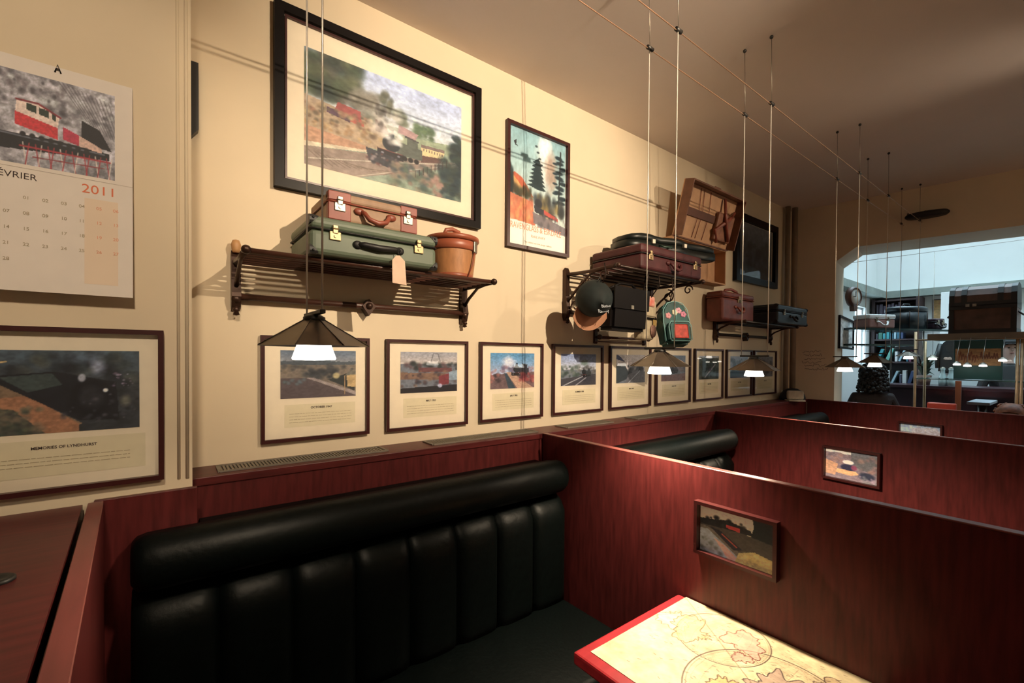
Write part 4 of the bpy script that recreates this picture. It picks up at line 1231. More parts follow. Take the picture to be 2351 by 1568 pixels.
# lid local: x along, z up along lid, y: lining faces -y
bm = bm_new(); b_box(bm, (0, .0, 0), (LW, .008, LH), M=LM); obj('lid_panel', bm, m_lin, oc)
bm = bm_new(); rd = .075
b_box(bm, (0, -rd, 0), (.010, .0, LH), M=LM); b_box(bm, (LW - .010, -rd, 0), (LW, 0, LH), M=LM); b_box(bm, (.010, -rd, LH - .010), (LW - .010, 0, LH), M=LM)
b_box(bm, (-.003, -.012, -.006), (LW + .003, .010, .004), M=LM)
obj('lid_sides', bm, m_case, oc)
bm = bm_new(); b_box(bm, (.012, -.012, LH * .42), (LW * .62, -.002, LH * .56), M=LM); obj('lid_strap', bm, mat('dark_brown_band', (.13, .05, .03), .5), oc)
for u in (.3, .48, .36):
    tube_obj('lining_cord', [LM @ Vector((LW * u, -.004, LH * .05)), LM @ Vector((LW * (u + .02), -.010, LH * .5)), LM @ Vector((LW * (u - .02), -.004, LH * .95))], .0025, m_brown, oc, 5)
bm = bm_new()
b_tube(bm, [LM @ Vector((LW * .96, -.01, LH * .75)), LM @ Vector((LW * .80, -.05, LH * .55)), LM @ Vector((LW * .62, -.03, LH * .3)), LM @ Vector((LW * .70, -.03, LH * .08))], [.012, .018, .016, .012], 8)
b_tube(bm, [LM @ Vector((LW * .70, -.02, LH * .92)), LM @ Vector((LW * .74, -.055, LH * .5)), LM @ Vector((LW * .88, -.05, LH * .15))], [.012, .014, .012], 8)
obj('bundled_straps', bm, m_brown, oc)
bm = bm_new(); b_box(bm, (LW * .63, -.035, LH * .12), (LW * .95, -.004, LH * .66), .012, 2, M=LM); obj('lid_pocket', bm, mat('brown_pocket', (.34, .15, .09), .6, var=.2, scale=20), oc)
tube_obj('lid_handle', [LM @ Vector((LW * .42, -.03, LH + .002)), LM @ Vector((LW * .45, -.03, LH + .02)), LM @ Vector((LW * .55, -.03, LH + .02)), LM @ Vector((LW * .58, -.03, LH + .002))], .006, m_case, oc, 6)

# rail with hooks beneath the ornate rack
cr_ = thing('coat_rail', 'short iron coat rail with knobs below the ornate rack', 'coat rail', (2.60, 0, 1.83))
for s in (-1, 1):
    bm = bm_new(); x = s * .27
    b_prism(bm, [(0, .09), (-.014, .085), (-.016, -.03), (-.01, -.045), (0, -.04)], 'x', x - .014, x + .014); b_sphere(bm, (x, -.045, .0), .018); b_tube(bm, [(x, -.012, 0), (x, -.05, 0)], .008, 8); b_sphere(bm, (x, -.03, .045), .010)
    obj('bracket', bm, m_bronze, cr_)
tube_obj('bar', [(-.27, -.04, -.002), (.27, -.04, -.002)], .009, m_rod, cr_, 8)
tube_obj('lower_bar', [(-.25, -.016, -.03), (.25, -.016, -.03)], .004, m_rod, cr_, 6)

# ------------------------------------------------------------------ things hanging from the ornate rack
# cap
cp = PY(1372, 690, -.39)
hc = thing('baseball_cap', 'dark green cap with pale lettering hanging under the ornate rack', 'cap', (cp.x, cp.y, cp.z), 0, rot=(math.radians(20), math.radians(0), math.radians(-20)))
bm = bm_new(); b_lathe(bm, [(.105, -.07), (.104, -.04), (.095, .0), (.075, .035), (.045, .058), (.0, .066)], 26, Matrix.Rotation(math.radians(90), 4, 'X') @ Matrix.Rotation(0, 4, 'Z'), cap=False)
ob = obj('crown', bm, mat('dark_green_cloth', (.006, .014, .014), .8, var=.3, scale=20), hc)
sm_ = ob.modifiers.new('thickness', 'SOLIDIFY'); sm_.thickness = .003
bm = bm_new()
pts = [(.10 * math.cos(a), .10 * math.sin(a)) for a in np.linspace(math.radians(205), math.radians(335), 12)]
pts2 = [(.125 * math.cos(a) * .95, -.055 + .135 * math.sin(a)) for a in np.linspace(math.radians(335), math.radians(205), 12)]
b_prism(bm, pts + pts2, 'y', .050, .056); obj('brim', bm, mat('tan_brim', (.52, .26, .15), .7, var=.1), hc)
for k, (tx_, sz) in enumerate((('Bluebell', .024), ('Railway', .030))):
    text_obj(tx_, sz, mat('pale_thread', (.5, .56, .6), .7), hc, (.022, -.069 + k * .014, -.020 - k * .032), rot=(math.radians(62), 0, math.radians(22)))
tube_obj('hanging_loop', [(-.02, .02, .08), (.0, .02, .13), (.02, .02, .08)], .003, m_black, hc, 5)
for hx, hyy, hz in ((cp.x + .02, -.40, cp.z + .10), (2.33, -.38, PY(1430, 712, -.33).z + .15), (PY(1545, 742, -.42).x - .02, -.40, PY(1545, 742, -.42).z + .14), (PY(1500, 725, -.40).x + .02, -.36, PY(1500, 725, -.40).z + .12)):
    rx_, rz_ = hx - (2.04 + 2.93) / 2, hz - RK2
    tube_obj('coat_hook', [(rx_, -.42, .0), (rx_, -.43, rz_ * .5), (rx_, hyy - .01, rz_), (rx_, hyy + .02, rz_ + .015)], .004, m_iron, r2_, 6)

# dark shoulder bag
sb = PY(1430, 712, -.33)
bg_ = thing('shoulder_bag', 'black leather bag hanging beside the cap under the ornate rack', 'bag', (sb.x, sb.y, sb.z))
bm = bm_new(); b_prism(bm, [(-.17, -.125), (.16, -.13), (.175, .11), (-.15, .12)], 'y', -.06, .06); bmesh.ops.bevel(bm, geom=bm.edges[:], offset=.018, segments=2, affect='EDGES')
m_blk = mat('black_brown_leather', (.005, .0035, .0035), .5, scale=14, spec=.15)
obj('bag_body', bm, m_blk, bg_)
bm = bm_new(); b_prism(bm, [(-.16, .0), (.166, -.005), (.176, .122), (-.153, .128)], 'y', -.068, -.058); obj('flap', bm, m_blk, bg_)
tube_obj('strap', [(-.15, 0, .11), (-.05, -.02, .155), (.06, -.02, .155), (.17, 0, .10)], .008, m_blk, bg_, 6)
bm = bm_new(); b_box(bm, (-.012, -.074, .0), (.012, -.066, .022)); obj('buckle', bm, m_nick, bg_)

# canvas satchel
sa = PY(1500, 725, -.40)
st_ = thing('canvas_satchel', 'pale canvas satchel hanging between the black bag and the teal backpack', 'bag', (sa.x + .035, sa.y + .085, sa.z), math.radians(12))
m_canv = mat('pale_canvas', (.52, .44, .30), .8, var=.15, scale=30)
bm = bm_new(); b_box(bm, (-.07, -.035, -.15), (.07, .05, .09), .022, 3); obj('satchel_body', bm, m_canv, st_)
bm = bm_new(); b_box(bm, (-.074, -.042, .0), (.074, -.03, .10), .005, 1); obj('flap', bm, m_canv, st_)
bm = bm_new(); b_box(bm, (-.078, -.046, -.02), (.078, .054, -.006), .004, 1); obj('belt', bm, m_blk, st_)
bm = bm_new(); b_lathe(bm, [(.0, -.004), (.040, -.004), (.040, .004), (.0, .004)], 18, Matrix.Translation((.03, -.042, -.09)) @ Matrix.Rotation(PI / 2, 4, 'X')); obj('round_badge', bm, mat('badge_brown', (.33, .18, .14), .6, var=.3, scale=60), st_)
bm = bm_new(); b_box(bm, (.02, -.05, -.055), (.062, -.044, -.018), M=None); obj('leather_tab', bm, mat('ochre_tab', (.5, .34, .12), .6), st_)
bm = bm_new(); b_box(bm, (-.05, -.05, .06), (.04, .03, .13), .012, 2); obj('tin_cup', bm, mat('enamel_white_red', (.75, .62, .5), .4, col2=(.6, .1, .06), scale=14, var=.2), st_)
tube_obj('strap', [(-.06, 0, .08), (-.03, 0, .16), (0, 0, RK2 - sa.z)], .005, m_blk, st_, 5)

# backpack
bp_ = PY(1545, 742, -.42)
pk_ = thing('backpack', 'small teal child backpack with pink flowers and a red patch', 'backpack', (bp_.x, bp_.y, bp_.z), math.radians(-38), rot=(math.radians(-14), math.radians(0), math.radians(-30)))
m_teal = mat('teal_nylon', (.006, .10, .10), .5, var=.3, scale=12)
bm = bm_new()
o2 = [(-.085, -.15), (.085, -.15), (.092, -.02), (.085, .08), (.055, .128), (0, .142), (-.055, .128), (-.085, .08), (-.092, -.02)]
b_prism(bm, o2, 'y', -.045, .055); bmesh.ops.bevel(bm, geom=bm.edges[:], offset=.016, segments=3, affect='EDGES'); pkb = obj('pack_body', bm, m_teal, pk_)
bm = bm_new(); b_prism(bm, [(-.072, -.14), (.072, -.14), (.076, -.04), (.06, -.012), (-.06, -.012), (-.076, -.04)], 'y', -.085, -.04); bmesh.ops.bevel(bm, geom=bm.edges[:], offset=.012, segments=2, affect='EDGES'); pkp = obj('front_pocket', bm, m_teal, pk_)
pip = mat('pale_piping', (.30, .62, .62), .5)
tube_obj('piping', [(-.082, -.046, -.13), (-.088, -.048, 0), (-.08, -.048, .075), (-.05, -.048, .118), (0, -.048, .132), (.05, -.048, .118), (.08, -.048, .075), (.088, -.048, 0), (.082, -.046, -.13)], .0028, pip, pkb, 5)
tube_obj('pocket_piping', [(-.070, -.086, -.135), (-.074, -.086, -.042), (-.058, -.086, -.016), (.058, -.086, -.016), (.074, -.086, -.042), (.070, -.086, -.135)], .0025, pip, pkp, 5)
tube_obj('zip', [(0, -.048, -.01), (0, -.049, .125)], .0022, pip, pkb, 5)
bm = bm_new(); b_box(bm, (-.042, -.089, -.125), (.048, -.084, -.035), .006, 2); obj('red_patch', bm, mat('red_patch_cloth', (.62, .07, .05), .6, var=.25, scale=40), pkp)
for k, (fx, fz, cl) in enumerate(((-.05, .035, (.72, .32, .36)), (.022, .070, (.80, .42, .52)), (.052, .045, (.66, .25, .38)), (-.004, .058, (.78, .76, .55)))):
    bm = bm_new()
    for j in range(5):
        a = 2 * PI * j / 5
        b_sphere(bm, (fx + .011 * math.cos(a), -.046, fz + .011 * math.sin(a)), .0105, 8, 6, (1, .35, 1))
    obj('flower_patch', bm, mat('flower_%d' % k, cl, .6), pkb)
for s in (-1, 1): tube_obj('shoulder_strap', [(s * .05, .056, .09), (s * .055, .085, .0), (s * .06, .058, -.12)], .008, m_teal, pk_, 6)
tube_obj('hang_loop', [(-.02, .05, .125), (0, .06, .17), (.02, .05, .125)], .004, m_teal, pk_, 5)

# ------------------------------------------------------------------ third rack load
a_, b_ = PY(1657, 735, -.17), PY(1730, 738, -.17)
t = suitcase('vanity_case', 'upright red brown vanity case on the small rack near the corner', b_.x - a_.x, .15, .25, ((a_.x + b_.x) / 2, -.10, RK3 + .007), 0, mat('red_case', (.22, .055, .040), .45, var=.25, scale=10), .80, .02, m_brass, m_brown, r=.025, seam_m=m_brown)
t['category'] = 'case'
tube_obj('top_handle', [(-.12, 0, .248), (-.10, 0, .275), (0, 0, .29), (.10, 0, .275), (.12, 0, .248)], .012, m_brown, t, 8)
a_, b_ = PY(1785, 745, -.30), PY(1850, 745, -.30)
suitcase('suitcase', 'dark blue suitcase overhanging the end of the small rack by the corner', b_.x - a_.x + .04, .29, .18, ((a_.x + b_.x) / 2 + .02, -.155, RK3 + .012), 0, mat('navy_fibre', (.018, .026, .040), .45, var=.3, scale=16), .66, .30, m_nick, m_black, m_black, r=.02)

# corner pipes
for k, (px, r_) in enumerate(((1806, .024), (1822, .028))):
    p = PY(px, 700, -.045 - k * .03)
    o = tube_obj('corner_pipe', [(p.x, p.y, LEDGE + .002), (p.x, p.y, CEIL - .002)], r_, m_pipe, None, 14)
    tag(o, ['thinner painted pipe rising in the room corner, on the left', 'thicker painted pipe rising in the room corner, on the right'][k], 'pipe', 'pipes in the corner')

# peaked cap on the ledge corner
kc = thing('peaked_cap', 'black cap with a pale front left on the ledge corner', 'cap', (5.21, -.15, LEDGE + .002), math.radians(-55)); kc.scale = (1.2,) * 3
bm = bm_new(); b_lathe(bm, [(.095, .0), (.098, .02), (.09, .05), (.07, .08), (.035, .098), (0, .102)], 22); obj('crown', bm, mat('black_felt', (.015, .015, .018), .8), kc)
bm = bm_new(); b_box(bm, (-.062, -.103, .01), (.062, -.06, .085), .012, 2); obj('front_panel', bm, mat('pale_cap_front', (.62, .56, .46), .7, var=.15, scale=20), kc)
bm = bm_new(); b_prism(bm, [(-.075, -.06), (.075, -.06), (.06, -.15), (0, -.17), (-.06, -.15)], 'z', .0, .008); obj('peak', bm, mat('pale_peak', (.66, .60, .5), .7), kc)

# ------------------------------------------------------------------ far wall fittings
def on_jamb(px, py):
    d = ray(px, py); c2 = Vector((CAM[0], CAM[1])); d2 = Vector((d[0], d[1]))
    k = (tj - (c2 - FO).dot(ft)) / d2.dot(ft); p = c2 + d2 * k
    return Vector((p.x, p.y, CAM[2] + d[2] * k))


ja = math.atan2(fn.y, fn.x)            # jamb pictures: local x = into the depth
p = on_jamb(1943, 683) + Vector((ft.x, ft.y, 0)) * .002
ck = thing('wall_clock', 'round brown wall clock on the left side of the arch', 'clock', p + Vector((ft.x, ft.y, 0)) * .045, ja + math.radians(-24))
RM = Matrix.Rotation(PI / 2, 4, 'X')
bm = bm_new(); b_lathe(bm, [(.0, 0), (.115, 0), (.118, .03), (.105, .055), (.092, .058), (.092, .046), (0, .046)], 30, RM); obj('case', bm, mat('clock_wood', (.10, .035, .022), .4, scale=10), ck)
bm = bm_new(); b_lathe(bm, [(.0, .0465), (.090, .0465), (.090, .0485), (0, .0485)], 30, RM); obj('dial', bm, mat('clock_dial', (.7, .72, .68), .5), ck)
bm = bm_new(); b_box(bm, (-.004, -.052, 0), (.004, -.049, .06)); b_box(bm, (-.045, -.052, -.004), (0, -.049, .004)); obj('hands', bm, m_black, ck)
bm = bm_new(); b_prism(bm, [(-.035, -.10), (.035, -.10), (.025, -.165), (-.025, -.165)], 'y', -.05, 0); obj('pendulum_box', bm, mat('clock_wood', (.1, .03, .02)), ck)
A, B = on_jamb(1923, 800), on_jamb(1956, 803)
T_ = on_jamb(1940, 730).z
cc = Can(60, 80, (180, 176, 166), 71).tex(.12, 6).blobs(26, .05, .95, .1, .9, .07, [(120, 116, 110), (150, 140, 120), (200, 196, 186), (96, 92, 88)], .5).tex(.15, 20)
mid = (A + B) / 2 + Vector((ft.x, ft.y, 0)) * .002
framed('framed_map', 'small black framed map below the clock inside the arch', 'picture', (mid.x, mid.y, (A.z + B.z) / 2), ja, (B - A).xy.length, T_ - (A.z + B.z) / 2, cc, (.06, .05, .94, .95), fw=.022, dp=.02, fm=m_blackframe, white=(190, 185, 176), mount=False, glass=False, gain=.9)

t_, z_ = PF(2128, 498)
tf = thing('transformer_drum', 'flat black oval drum on the far wall where the cables end', 'transformer', FW(t_, -.09, z_), math.atan2(ft.y, ft.x))
bm = bm_new(); vs = b_lathe(bm, [(.0, -.022), (.14, -.022), (.155, -.008), (.155, .008), (.14, .022), (0, .022)], 30)
for v in bm.verts: v.co.y *= .5
obj('drum', bm, m_black, tf)
box_obj('bracket', (-.02, .05, -.015), (.02, .088, .015), m_black, tf)
for s in (-1, 1):
    bm = bm_new(); b_tube(bm, [(s * .06 - .07, -.02, .02), (s * .06 - .07, -.02, .035)], .008, 8); obj('terminal', bm, m_steeld, tf)

# pencil scribbles on the far wall
sg = thing('wall_writing', 'faint handwritten lines in grey on the far wall by the pipes', 'writing', (0, 0, 0))
R = random.Random(4)
for k in range(6):
    a0, zz = PF(1843 + R.uniform(-2, 6), 808 + k * 8); a1 = PF(1890 + R.uniform(-8, 16), 808 + k * 8)[0]
    pts = []; x = a0
    while x < a1:
        pts.append(FW(x, -.002, zz + R.uniform(-.010, .012) + (.012 if R.random() < .15 else 0))); x += .011
    tube_obj('handwritten_line', pts, .0016, mat('pencil_grey', (.12, .10, .10), .8), sg, 4)

# ------------------------------------------------------------------ back room shell
XW = 8.67
H2 = 2.70
wa, wb = PY(1962, 760, 0).x, PY(1988, 760, 0).x
wz0, wz1 = 1.62, 2.45
bm = bm_new()
x0_ = 5.9
b_box(bm, (x0_, .0, 0), (wa, .15, 4.3)); b_box(bm, (wb, 0, 0), (XW + .15, .15, 4.3)); b_box(bm, (wa, 0, 0), (wb, .15, wz0)); b_box(bm, (wa, 0, wz1), (wb, .15, 4.3))
struct('wall_beyond_left', bm, m_whitep)
bm = bm_new(); b_box(bm, (XW, YR, 0), (XW + .15, 0, 4.3)); struct('wall_beyond', bm, m_whitep)
wd = bm_new()
for x in (wa + .015, (wa + wb) / 2, wb - .015): b_box(wd, (x - .012, .05, wz0), (x + .012, .09, wz1))
for z in (wz0 + .015, wz1 - .015): b_box(wd, (wa, .05, z - .015), (wb, .09, z + .015))
win = struct('window_1', wd, m_whitep)
pane('pane', (wa, .07, wz0), (wb, .07, wz1), mat_glass('window_glass'), win)
bm = bm_new(); b_box(bm, (6.1, -.16, H2 - .10), (XW, 0, H2)); b_box(bm, (XW - .16, YR, H2 - .10), (XW, -.16, H2)); struct('trim_2', bm, mat('cornice_grey', (.30, .34, .31), .8))
# skylight bars
bm = bm_new()
for k in range(5): b_box(bm, (6.2, -.6 - k * .9, 4.26), (XW, -.54 - k * .9, 4.32))
sk = struct('window_2', bm, m_whitep)
pane('pane', (6.1, YR, 4.30), (XW, 0, 4.30), MATS['window_glass'], sk, '+z')

# ------------------------------------------------------------------ bookcase
m_dwood = mat('dark_bookcase_wood', (.035, .016, .018), .5, scale=9)
XBk = 8.34
yl, yr_ = PX(2004, 760, XBk).y, PX(2106, 760, XBk).y
bc = thing('bookcase', 'tall dark bookcase against the wall of the room beyond the arch', 'bookcase', (XBk, (yl + yr_) / 2, 0))
hw = (yl - yr_) / 2
bm = bm_new()
for s in (-1, 1): b_box(bm, (0, s * hw - .02, 0), (.30, s * hw + .02, 2.58))
obj('side_panels', bm, m_dwood, bc)
box_obj('back_panel', (.28, -hw, 0), (.30, hw, 2.58), m_dwood, bc)
shz = [PX(2050, v, XBk).z for v in (882, 830, 778, 724)]
for z in [.1, .5, .9] + shz + [2.56]: box_obj('shelf', (.002, -hw + .02, z - .022), (.28, hw - .02, z), m_dwood, bc)
cols = [(.02, .10, .16), (.02, .22, .26), (.30, .42, .48), (.03, .05, .12), (.10, .30, .26), (.16, .05, .10), (.5, .5, .5), (.04, .16, .12), (.05, .05, .08)]
R = random.Random(9); nb = 0
names = ['lowest visible', 'second visible', 'third visible', 'top']
for si, z in enumerate(shz):
    y = yl - .03; k = 0
    while y > yr_ + .09 and k < 8:
        th_ = R.uniform(.022, .045); hh = R.uniform(.14, .20) * (.55 if si == 2 else 1); lean = R.choice([0, 0, .25, .35]) if si < 2 else 0
        ci = R.randrange(len(cols)); c_ = cols[ci]
        if si == 3: ci = 100; c_ = (.035, .022, .04)
        ordn = ['first', 'second', 'third', 'fourth', 'fifth', 'sixth', 'seventh', 'eighth', 'ninth', 'tenth', 'eleventh', 'twelfth'][k]
        cn = 'black' if si == 3 else ['dark blue', 'teal', 'pale blue', 'navy', 'sea green', 'plum', 'white', 'bottle green', 'charcoal'][ci]
        bk_ = thing('book', '%s %s book, %s from left on bookcase %s shelf' % (cn, 'leaning' if lean else 'upright', ordn, names[si]), 'book', (XBk + .03, y - th_ / 2, z + .001 + (th_ * .5 * math.sin(lean))), 0, 'books in the dark bookcase', rot=(lean, 0, 0))
        bm = bm_new(); b_box(bm, (0, -th_ / 2, 0), (.15, th_ / 2, hh), .002, 1); obj('cover', bm, mat('book_%d' % ci, c_, .5), bk_)
        box_obj('page_block', (.004, -th_ / 2 + .003, hh - .002), (.148, th_ / 2 - .003, hh + .0006), m_paper, bk_)
        y -= th_ + .008 + (hh * math.sin(lean) if lean else 0); k += 1

# ------------------------------------------------------------------ high shelf with cases, in front
SZ = 2.045
PL, PR = PZ(1950, 752, SZ), PZ(2182, 757, SZ)
sd = (PR - PL); sd.z = 0; SL = sd.length; sang = math.atan2(sd.y, sd.x)
sh = thing('wall_shelf', 'thin high glass shelf beyond the arch carrying old cases', 'shelf', (PL.x, PL.y, SZ), sang)
box_obj('shelf_board', (0, -.02, -.022), (SL, .30, 0), mat('dark_glass_shelf', (.03, .06, .06), .15), sh)
box_obj('lower_board', (0, -.02, -.20), (SL * .66, .30, -.18), MATS['dark_glass_shelf'], sh)
for u in (.02, .64, .98): tube_obj('support_rod', [(SL * u, .27, -.62 if u == .64 else -.2), (SL * u, .27, -.001)], .008, m_steeld, sh, 8)


def on_shelf(px, dz=0):
    d = ray(px, 750); c2 = Vector((CAM[0], CAM[1])); n2 = Vector((-math.sin(sang), math.cos(sang))); d2 = Vector((d[0], d[1]))
    k = (Vector((PL.x, PL.y)) - c2).dot(n2) / d2.dot(n2); p = c2 + d2 * k
    return Vector((p.x, p.y, SZ + .001))


inw = Vector((-math.sin(sang), math.cos(sang), 0))
a_, b_ = on_shelf(1999), on_shelf(2060)
vt = suitcase('vanity_case', 'pale pink vanity case with a white lid on the high glass shelf', (b_ - a_).length, .20, .155, (a_ + b_) / 2 + inw * .12, sang, mat('dusty_pink', (.36, .20, .18), .5), .72, .22, m_nick, m_whitep, r=.02, seam_m=m_whitep)
vt['category'] = 'case'
box_obj('lid_cover', (-(b_ - a_).length / 2 - .003, -.104, .116), ((b_ - a_).length / 2 + .003, .104, .159), m_whitep, vt, .012)
a_, b_ = on_shelf(2068), on_shelf(2149)
hb = thing('hat_box', 'tall round black hat box on the high glass shelf', 'hat box', (a_ + b_) / 2 + inw * .14, sang)
Rr = (b_ - a_).length / 2
bm = bm_new(); vs = b_lathe(bm, [(0, 0), (Rr * .96, 0), (Rr * .97, .21), (0, .21)], 28); [setattr(v.co, 'y', v.co.y * .62) for v in bm.verts]; obj('drum', bm, mat('navy_black_box', (.010, .016, .022), .35), hb)
bm = bm_new(); b_lathe(bm, [(Rr, .205), (Rr, .245), (Rr * .9, .262), (0, .266)], 28); [setattr(v.co, 'y', v.co.y * .62) for v in bm.verts]; obj('lid', bm, MATS['navy_black_box'], hb)
tube_obj('handle', [(-.06, 0, .262), (-.04, 0, .30), (.04, 0, .30), (.06, 0, .262)], .008, m_black, hb, 6)
for u in (-.5, .5): tube_obj('strap', [(Rr * u, -Rr * .55, .004), (Rr * u, -Rr * .56, .2)], .006, m_iron, hb, 5)
a_, b_ = on_shelf(2152), on_shelf(2174)
suitcase('small_case', 'small dark plum case beside the round hat box on the glass shelf', (b_ - a_).length, .2, .13, (a_ + b_) / 2 + inw * .12, sang, mat('plum_leather', (.05, .02, .035), .5), .7, .25, m_nick, m_black, r=.03)['category'] = 'case'

# ------------------------------------------------------------------ gilt glass cabinet with trunk
XC = 6.50
y0, y1 = PX(2102, 800, XC).y, -2.55
ztop, zrail, zmid = PX(2250, 764, XC).z, PX(2250, 778, XC).z, PX(2250, 873, XC).z
cb = thing('glass_cabinet', 'glass display cabinet with gilt posts below the old trunk', 'cabinet', (XC, 0, 0))
yp = [y0, PX(2336, 830, XC).y, PX(2346, 830, XC).y, y1]
for y in yp: tube_obj('post', [(0, y, .0), (0, y, zrail + (.09 if y == y0 else 0))], .013, m_gold, cb, 10)
for y in (y0, y1): tube_obj('rear_post', [(.45, y, 0), (.45, y, zrail)], .013, m_gold, cb, 8)
box_obj('top_board', (-.03, y1 - .02, zrail), (.52, y0 - .10, ztop - .001), mat('khaki_board', (.22, .18, .13), .6), cb)
tube_obj('top_rail', [(-.012, y0, zrail), (-.012, y1, zrail)], .008, m_gold, cb, 8)
box_obj('glass_shelf', (-.01, y1, zmid - .008), (.45, y0, zmid), mat('green_shelf_glass', (.10, .22, .20), .12), cb)
box_obj('base', (-.01, y1, 0), (.46, y0, .95), m_dwood, cb)
pane('front_pane', (-.004, y1 + .02, .95), (-.004, y0 - .01, zrail), mat_glass('cabinet_glass', (.93, .98, .97)), cb, '-x')

ta, tb_ = PX(2180, 700, XC), PX(2335, 700, XC)
TWd = ta.y - tb_.y; th0, th1 = ztop, PX(2330, 645, XC).z
trk = thing('steamer_trunk', 'large dark domed trunk with black bands on top of the glass cabinet', 'trunk', (XC - .01, (ta.y + tb_.y) / 2, th0), -PI / 2)
TH_ = th1 - th0; td = .40
m_tr = mat('trunk_brown', (.125, .062, .046), .5, var=.3, scale=9)
# local x along the front, y deep, z up
bm = bm_new(); b_box(bm, (-TWd / 2, 0, 0), (TWd / 2, td, TH_ * .56), .006, 1); obj('body', bm, m_tr, trk)
bm = bm_new(); pr = [(0, TH_ * .57), (0, TH_ * .78), (.03, TH_ * .90), (.09, TH_ * .97), (.20, TH_), (.31, TH_ * .97), (.37, TH_ * .9), (td, TH_ * .78), (td, TH_ * .57)]
b_prism(bm, pr, 'x', -TWd / 2, TWd / 2); obj('domed_lid', bm, m_tr, trk)
for x in (-TWd / 2 + .018, -TWd * .27, TWd * .27, TWd / 2 - .018):
    bm = bm_new(); e = .006
    b_box(bm, (x - .02, -e, 0), (x + .02, .01, TH_ * .56)) if abs(x) > TWd * .4 else None
    b_prism(bm, [(y - (e if y < .1 else -e if y > .3 else 0), z + e) for y, z in pr], 'x', x - .02, x + .02); obj('band', bm, m_black, trk)
for z in (.018, TH_ * .53, TH_ * .60): box_obj('rim_band', (-TWd / 2 - .003, -.008, z - .02), (TWd / 2 + .003, td + .003, z + .02), m_black, trk)
for x in (-.10, -.05): box_obj('latch', (x - .014, -.016, TH_ * .545), (x + .014, -.006, TH_ * .60), m_nick, trk)
for s in (-1, 1): tube_obj('side_handle', [(s * TWd / 2, .12, TH_ * .42), (s * (TWd / 2 + .03), .14, TH_ * .36), (s * (TWd / 2 + .03), .26, TH_ * .36), (s * TWd / 2, .28, TH_ * .42)], .008, m_black, trk, 6)

# teal sign in the cabinet
sa_, sb_ = PX(2190, 826, XC - .02), PX(2303, 826, XC - .02)
zt2, zb2 = PX(2245, 781, XC - .02).z, PX(2245, 871, XC - .02).z
sn = thing('hanging_sign', 'dark teal board with an old brown script plate in the glass cabinet', 'sign', (XC - .014, (sa_.y + sb_.y) / 2, zb2), -PI / 2)
sw = sa_.y - sb_.y
box_obj('board', (-sw / 2, -.018, 0), (sw / 2, 0, zt2 - zb2), mat('teal_board', (.006, .075, .080), .5, var=.15), sn, .003)
cc = Can(90, 40, (150, 112, 72), 77).tex(.15, 8)
for k in range(7): cc.line([(.08 + k * .06, .25 + .1 * math.sin(k * 2)), (.12 + k * .06, .7 + .12 * math.cos(k * 1.7)), (.16 + k * .06, .35)], .02, (96, 44, 26), .8)
for k in range(7): cc.line([(.55 + k * .055, .4), (.58 + k * .055, .68 + .12 * math.cos(k * 2.3)), (.60 + k * .055, .42)], .018, (80, 36, 24), .8)
cc.line([(.5, .5), (.95, .52)], .02, (80, 40, 26), .7); cc.tex(.2, 20)
print_obj('script_plate', cc, sw * .93, (zt2 - zb2) * .43, sn, (0, -.0195, (zt2 - zb2) * .57), white=(214, 206, 196), gain=.75)


# ------------------------------------------------------------------ pendants in front of and beyond the arch
lamp(5.58, PX(2107, 818, 5.58).z, 'sixth pendant lamp, hanging right in front of the arch opening', 6, s=.8)
support(5.56, 'cable support with ceiling wire above the sixth pendant lamp')
LC = 7.5
o = tube_obj('light_cable', [(LC, -.0005, 3.02), (LC, YR + .0005, 3.02)], .003, m_steeld, None, 6); tag(o, 'thin cable across the bright room beyond the arch', 'cable')
for k, (px, py) in enumerate(((2141, 823), (2197, 836), (2221, 839), (2257, 839), (2302, 827))):
    p = PX(px, py, LC if k == 0 else 6.30)
    t = thing('small_pendant', ['small glowing pendant beyond the arch, left of the teal sign', 'leftmost small glowing lamp in front of the teal sign', 'second small glowing lamp in front of the teal sign', 'third small glowing lamp in front of the teal sign', 'small glowing lamp at the right edge of the teal sign'][k], 'lamp', p, 0, 'small lamps beyond the arch')
    s = .030 if k else .042
    bm = bm_new(); b_lathe(bm, [(.3 * s, .55 * s), (.75 * s, .30 * s), (s, -.2 * s), (.9 * s, -.35 * s), (0, -.4 * s)], 16); obj('glass_bowl', bm, m_bowl, t)
    bm = bm_new(); b_lathe(bm, [(s * 1.25, .18 * s), (.3 * s, 1.0 * s), (.0, 1.05 * s)], 12, cap=False); obj('shade', bm, m_shade, t)
    top = (3.02 if k == 0 else zrail + .06)
    pts = [(0, 0, s), (0, 0, top - p.z)] if k == 0 else [(0, 0, s), (0, 0, .09), (XC - .03 - p.x, 0, zrail - p.z + .012)]
    tube_obj('stem', pts, .0025, m_steeld, t, 5)

